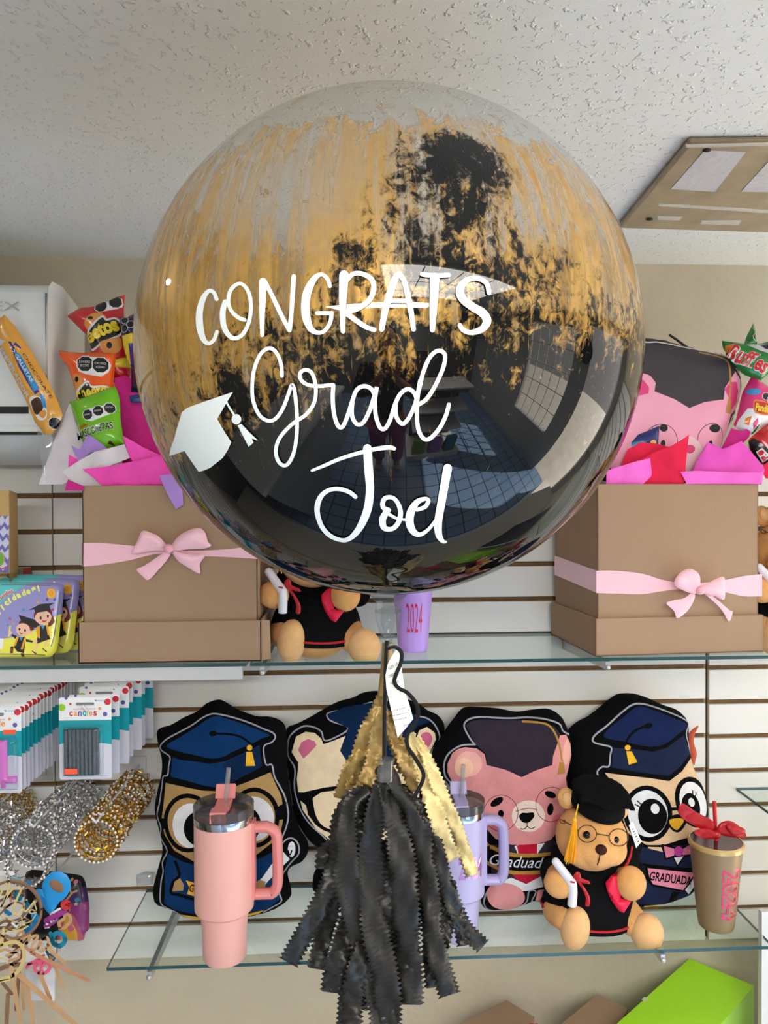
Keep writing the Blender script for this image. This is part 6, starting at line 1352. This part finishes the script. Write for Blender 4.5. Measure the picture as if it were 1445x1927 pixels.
def rot_box(label, corner, z, a, w, d, m, name='carton_box', lid=None):
    """box with back corner given in px at height z, turned by a degrees"""
    c = PZ(*corner, z); a = math.radians(a); u = V((math.cos(a), math.sin(a), 0)); v = V((math.sin(a), -math.cos(a), 0))
    pts = [c, c + u * w, c + u * w + v * d, c + v * d]; lo = [V((p.x, p.y, ZT + .001)) for p in pts]
    R_ = root(name, V((c.x, c.y, ZT)), label, 'box'); b = MB()
    b.add(pts + lo, [(3, 2, 1, 0), (4, 5, 6, 7)] + [(i, (i + 1) % 4, 4 + (i + 1) % 4, 4 + i) for i in range(4)], m)
    o = b.build('box_body', R_, False); bv = o.modifiers.new('b', 'BEVEL'); bv.width = .0015; bv.segments = 2
    return R_, pts

# ================================================================== the person holding the camera, mirrored in the balloon
def skinned(name, verts, edges, m, parent, lv=2):
    me = bpy.data.meshes.new(name); me.from_pydata([V(v[:3]) for v in verts], edges, []); o = bpy.data.objects.new(name, me); COL.objects.link(o)
    md = o.modifiers.new('skin', 'SKIN'); md.use_smooth_shade = True
    for i, v in enumerate(verts):
        r_ = v[3] if hasattr(v[3], '__len__') else (v[3], v[3]); me.skin_vertices[0].data[i].radius = r_
    me.skin_vertices[0].data[0].use_root = True
    o.modifiers.new('sub', 'SUBSURF').levels = lv; o.modifiers['sub'].render_levels = lv; me.materials.append(m)
    if parent is not None: o.parent = parent; o.matrix_parent_inverse = world_mat(parent).inverted()
    return o
m_skin = mat('skin', (196, 140, 112), .55); m_top = fab('black_top', (16, 16, 18)); m_pant = fab('mauve_trousers', (178, 84, 138)); m_hair = mat('hair_dark', (26, 18, 16), .5); m_shoe = mat('shoe_pale', (206, 200, 190), .6)
px_, py_ = -.04, -.46
pr_ = root('person', (px_, py_, 0), 'person in black top and mauve trousers raising both hands, seen only mirrored in the balloon', 'person')
B = lambda x, y, z, r: (px_ + x, py_ + y, z, r)
body = [B(0,0,.92,(.15,.11)), B(0,.0,1.08,(.135,.10)), B(0,.0,1.25,(.155,.105)), B(0,-.01,1.38,(.13,.085)), B(0,0,1.47,(.055,.055)), B(0,.02,1.56,(.075,.085)), B(0,.02,1.65,(.078,.092)), B(0,.01,1.72,(.05,.06)),
        B(.17,0,1.38,.062), B(.24,.06,1.17,.045), B(.13,.30,1.36,.034), B(.075,.37,1.44,.022), B(-.17,0,1.38,.062), B(-.24,.06,1.17,.045), B(-.06,.30,1.36,.034), B(-.005,.37,1.44,.022),
        B(.095,0,.84,.098), B(.105,.02,.48,.066), B(.11,-.02,.10,.042), B(.115,.10,.045,.036), B(-.095,0,.84,.098), B(-.105,.02,.48,.066), B(-.11,-.02,.10,.042), B(-.115,.10,.045,.036)]
ed = [(0,1),(1,2),(2,3),(3,4),(4,5),(5,6),(6,7),(3,8),(8,9),(9,10),(10,11),(3,12),(12,13),(13,14),(14,15),(0,16),(16,17),(17,18),(18,19),(0,20),(20,21),(21,22),(22,23)]
skinned('body', body, ed, m_skin, pr_)
# hands: palm with four fingers and a thumb closed towards the telephone
for s_ in (1, -1):
    hx = .075 if s_ > 0 else -.005; o_ = B(hx, .38, 1.45, .02)[:3]
    vs = [(o_[0], o_[1], o_[2], .020), (o_[0], o_[1] + .03, o_[2] + .03, .022)]; e = [(0, 1)]
    for k in range(4):
        x = (k - 1.5) * .017; L = (.9, 1.0, .95, .75)[k]; n = len(vs)
        vs += [(o_[0] + x, o_[1] + .045, o_[2] + .055, .0095), (o_[0] + x, o_[1] + .052 , o_[2] + .055 + .03 * L, .0085), (o_[0] + x - s_ * .006, o_[1] + .042, o_[2] + .055 + .055 * L, .0075)]; e += [(1, n), (n, n + 1), (n + 1, n + 2)]
    n = len(vs); vs += [(o_[0] - s_ * .028, o_[1] + .02, o_[2] + .03, .010), (o_[0] - s_ * .040, o_[1] + .02, o_[2] + .055, .0085)]; e += [(0, n), (n, n + 1)]
    skinned('hand', vs, e, m_skin, pr_)
sl = [B(0,0,.86,(.17,.13)), B(0,.0,1.08,(.15,.115)), B(0,.0,1.25,(.168,.118)), B(0,-.01,1.39,(.14,.095)), B(.175,0,1.385,.075), B(.245,.06,1.17,.058), B(.15,.26,1.33,.048), B(-.175,0,1.385,.075), B(-.245,.06,1.17,.058), B(-.08,.26,1.33,.048)]
skinned('top', sl, [(0,1),(1,2),(2,3),(3,4),(4,5),(5,6),(3,7),(7,8),(8,9)], m_top, pr_)
tr_ = [B(0,0,.92,(.165,.125)), B(.095,0,.82,.112), B(.108,.02,.48,.088), B(.112,-.01,.12,.078), B(-.095,0,.82,.112), B(-.108,.02,.48,.088), B(-.112,-.01,.12,.078)]
skinned('trousers', tr_, [(0,1),(1,2),(2,3),(0,4),(4,5),(5,6)], m_pant, pr_)
for s_ in (1, -1): skinned('shoe', [B(.112 * s_, -.04, .05, .045), B(.114 * s_, .06, .045, .045), B(.118 * s_, .15, .035, .035)], [(0,1),(1,2)], m_shoe, pr_)
skinned('hair', [B(0,-.01,1.74,(.06,.06)), B(0,-.03,1.66,(.088,.085)), B(0,-.055,1.54,(.085,.05)), B(0,-.075,1.42,(.07,.03))], [(0,1),(1,2),(2,3)], m_hair, pr_)
b = MB(); hc = V(B(0, .02, 1.62, 0)[:3])
for s_ in (1, -1): b.ell(hc + V((.03 * s_, .086, .01)), .009, m_eye)
b.ell(hc + V((0, .10, -.025)), (.012, .014, .018), m_skin); b.ell(hc + V((0, .088, -.062)), (.022, .006, .007), mat('lips', (160, 70, 72), .5)); b.build('face', pr_)
# lime green box tilted up on its stack: visible faces traced on a leaning plane
def lean_box(label, quad, Yb, Yt, thick, m, mside, name='carton_box', extra=None):
    """front panel given by px corners (top-left, top-right, bottom-right, bottom-left) on a leaning plane, with real thickness behind"""
    fr = Frame(quad[3][0], quad[3][1], Yb, quad[3][0], quad[0][1], Yt)
    L = fr.L(quad); R_ = root(name, fr.w(*L[3]), label, 'box')
    b = MB(); f = [fr.w(u, v, 0) for u, v in L]; k = [fr.w(u, v, -thick) for u, v in L]
    b.add(f + k, [(3, 2, 1, 0)], m); b.add(f + k, [(4, 5, 6, 7)] + [(i, (i + 1) % 4, 4 + (i + 1) % 4, 4 + i) for i in range(4)], mside)
    o = b.build('box_body', R_, False); bv = o.modifiers.new('b', 'BEVEL'); bv.width = .002; bv.segments = 2
    return R_, fr
# green: a turned box, top face towards the camera
ztop = P(1297, 1803, 1.52).z
def quad_box(label, pxs, z, m, ms, name='carton_box'):
    """top face px corners in order, on level z; sides drop to the cabinet"""
    pts = [PZ(x, y, z) for x, y in pxs]; lo = [V((p.x, p.y, ZT + .001)) for p in pts]; n = len(pts)
    R_ = root(name, V((pts[0].x, pts[0].y, ZT)), label, 'box'); b = MB()
    b.add(pts + lo, [tuple(range(n))], m); b.add(pts + lo, [tuple(range(2 * n - 1, n - 1, -1))] + [(i, n + i, n + (i + 1) % n, (i + 1) % n) for i in range(n)], ms)
    bm = bmesh.new()
    o = b.build('box_body', R_, False)
    bm.from_mesh(o.data); bmesh.ops.recalc_face_normals(bm, faces=bm.faces); bm.to_mesh(o.data); bm.free()
    bv = o.modifiers.new('b', 'BEVEL'); bv.width = .0015; bv.segments = 2
    return R_
g = quad_box('lime green box with pale side standing at the lower right', [(1297,1804),(1419,1855),(1338,1948),(1150,1936)], PZ(1297, 1804, .64).z if False else .60, m_lime, m_limel)
b = MB(); q = [PZ(x, y, .6012) for x, y in ((1207,1880),(1212,1876),(1222,1878),(1213,1887))]; b.add(q, [(0, 1, 2, 3)], mat('box_label', (200, 206, 170), .6)); b.build('box_label', g, False)
quad_box('brown cardboard carton at the bottom between tassel and red bag', [(953,1882),(1006,1914),(960,1990),(850,1935)], .555, m_kraft, m_kraft)
quad_box('brown cardboard carton at the bottom beside the lime green box', [(1124,1871),(1182,1898),(1130,1990),(1052,1930)], .555, m_kraft, m_kraft)
b = MB(); c = P(1000, 1935, 1.30); fr = Frame(1000, 1990, 1.25, 1000, 1912, 1.30)
art(b, fr, fr.L(cr([(960,1990),(962,1940),(985,1918),(1010,1913),(1030,1925),(1050,1990)], 4, True)), [], mat('red_pouch', (196, 30, 56), .5), .03, .04, .01, mat('red_pouch', (196, 30, 56)), h0=-.03)
tag(b.build('red_pouch', None, True), 'red pouch between the two brown cartons at the bottom', 'pouch')
# post at the right end of the shelf
p0 = P(1432, 1800, 1.40); r = root('standing_board', V((p0.x + .02, 1.40, ZT)), 'upright dark board with a white edge at the lower right frame edge', 'sign board')
zt_ = P(1437, 1712, 1.40).z
xa, xb = P(1429, 1800, 1.40).x, P(1441, 1800, 1.40).x
b = MB(); b.box((xa, 1.392, ZT + .001), (xb, 1.404, zt_), mat('panel_white', (214, 214, 212), .4)); b.build('edge_board', r, False)
b = MB(); b.box((xb + .0002, 1.394, ZT + .001), (1.20, 1.404, zt_ - .02), mat('panel_dark', (26, 30, 38), .4)); b.build('dark_panel', r, False)

# ================================================================== render setup
sc.view_settings.view_transform = 'Standard'; sc.view_settings.look = 'None'; sc.view_settings.gamma = 1; sc.view_settings.use_curve_mapping = False
sc.view_settings.exposure = EXPO
sc.cycles.use_denoising = True
try: sc.cycles.denoiser = 'OPENIMAGEDENOISE'
except Exception: pass
sc.cycles.max_bounces = 10; sc.cycles.transparent_max_bounces = 24; sc.cycles.diffuse_bounces = 5; sc.cycles.glossy_bounces = 4; sc.cycles.sample_clamp_indirect = 6
sc.cycles.caustics_reflective = False; sc.cycles.caustics_refractive = False
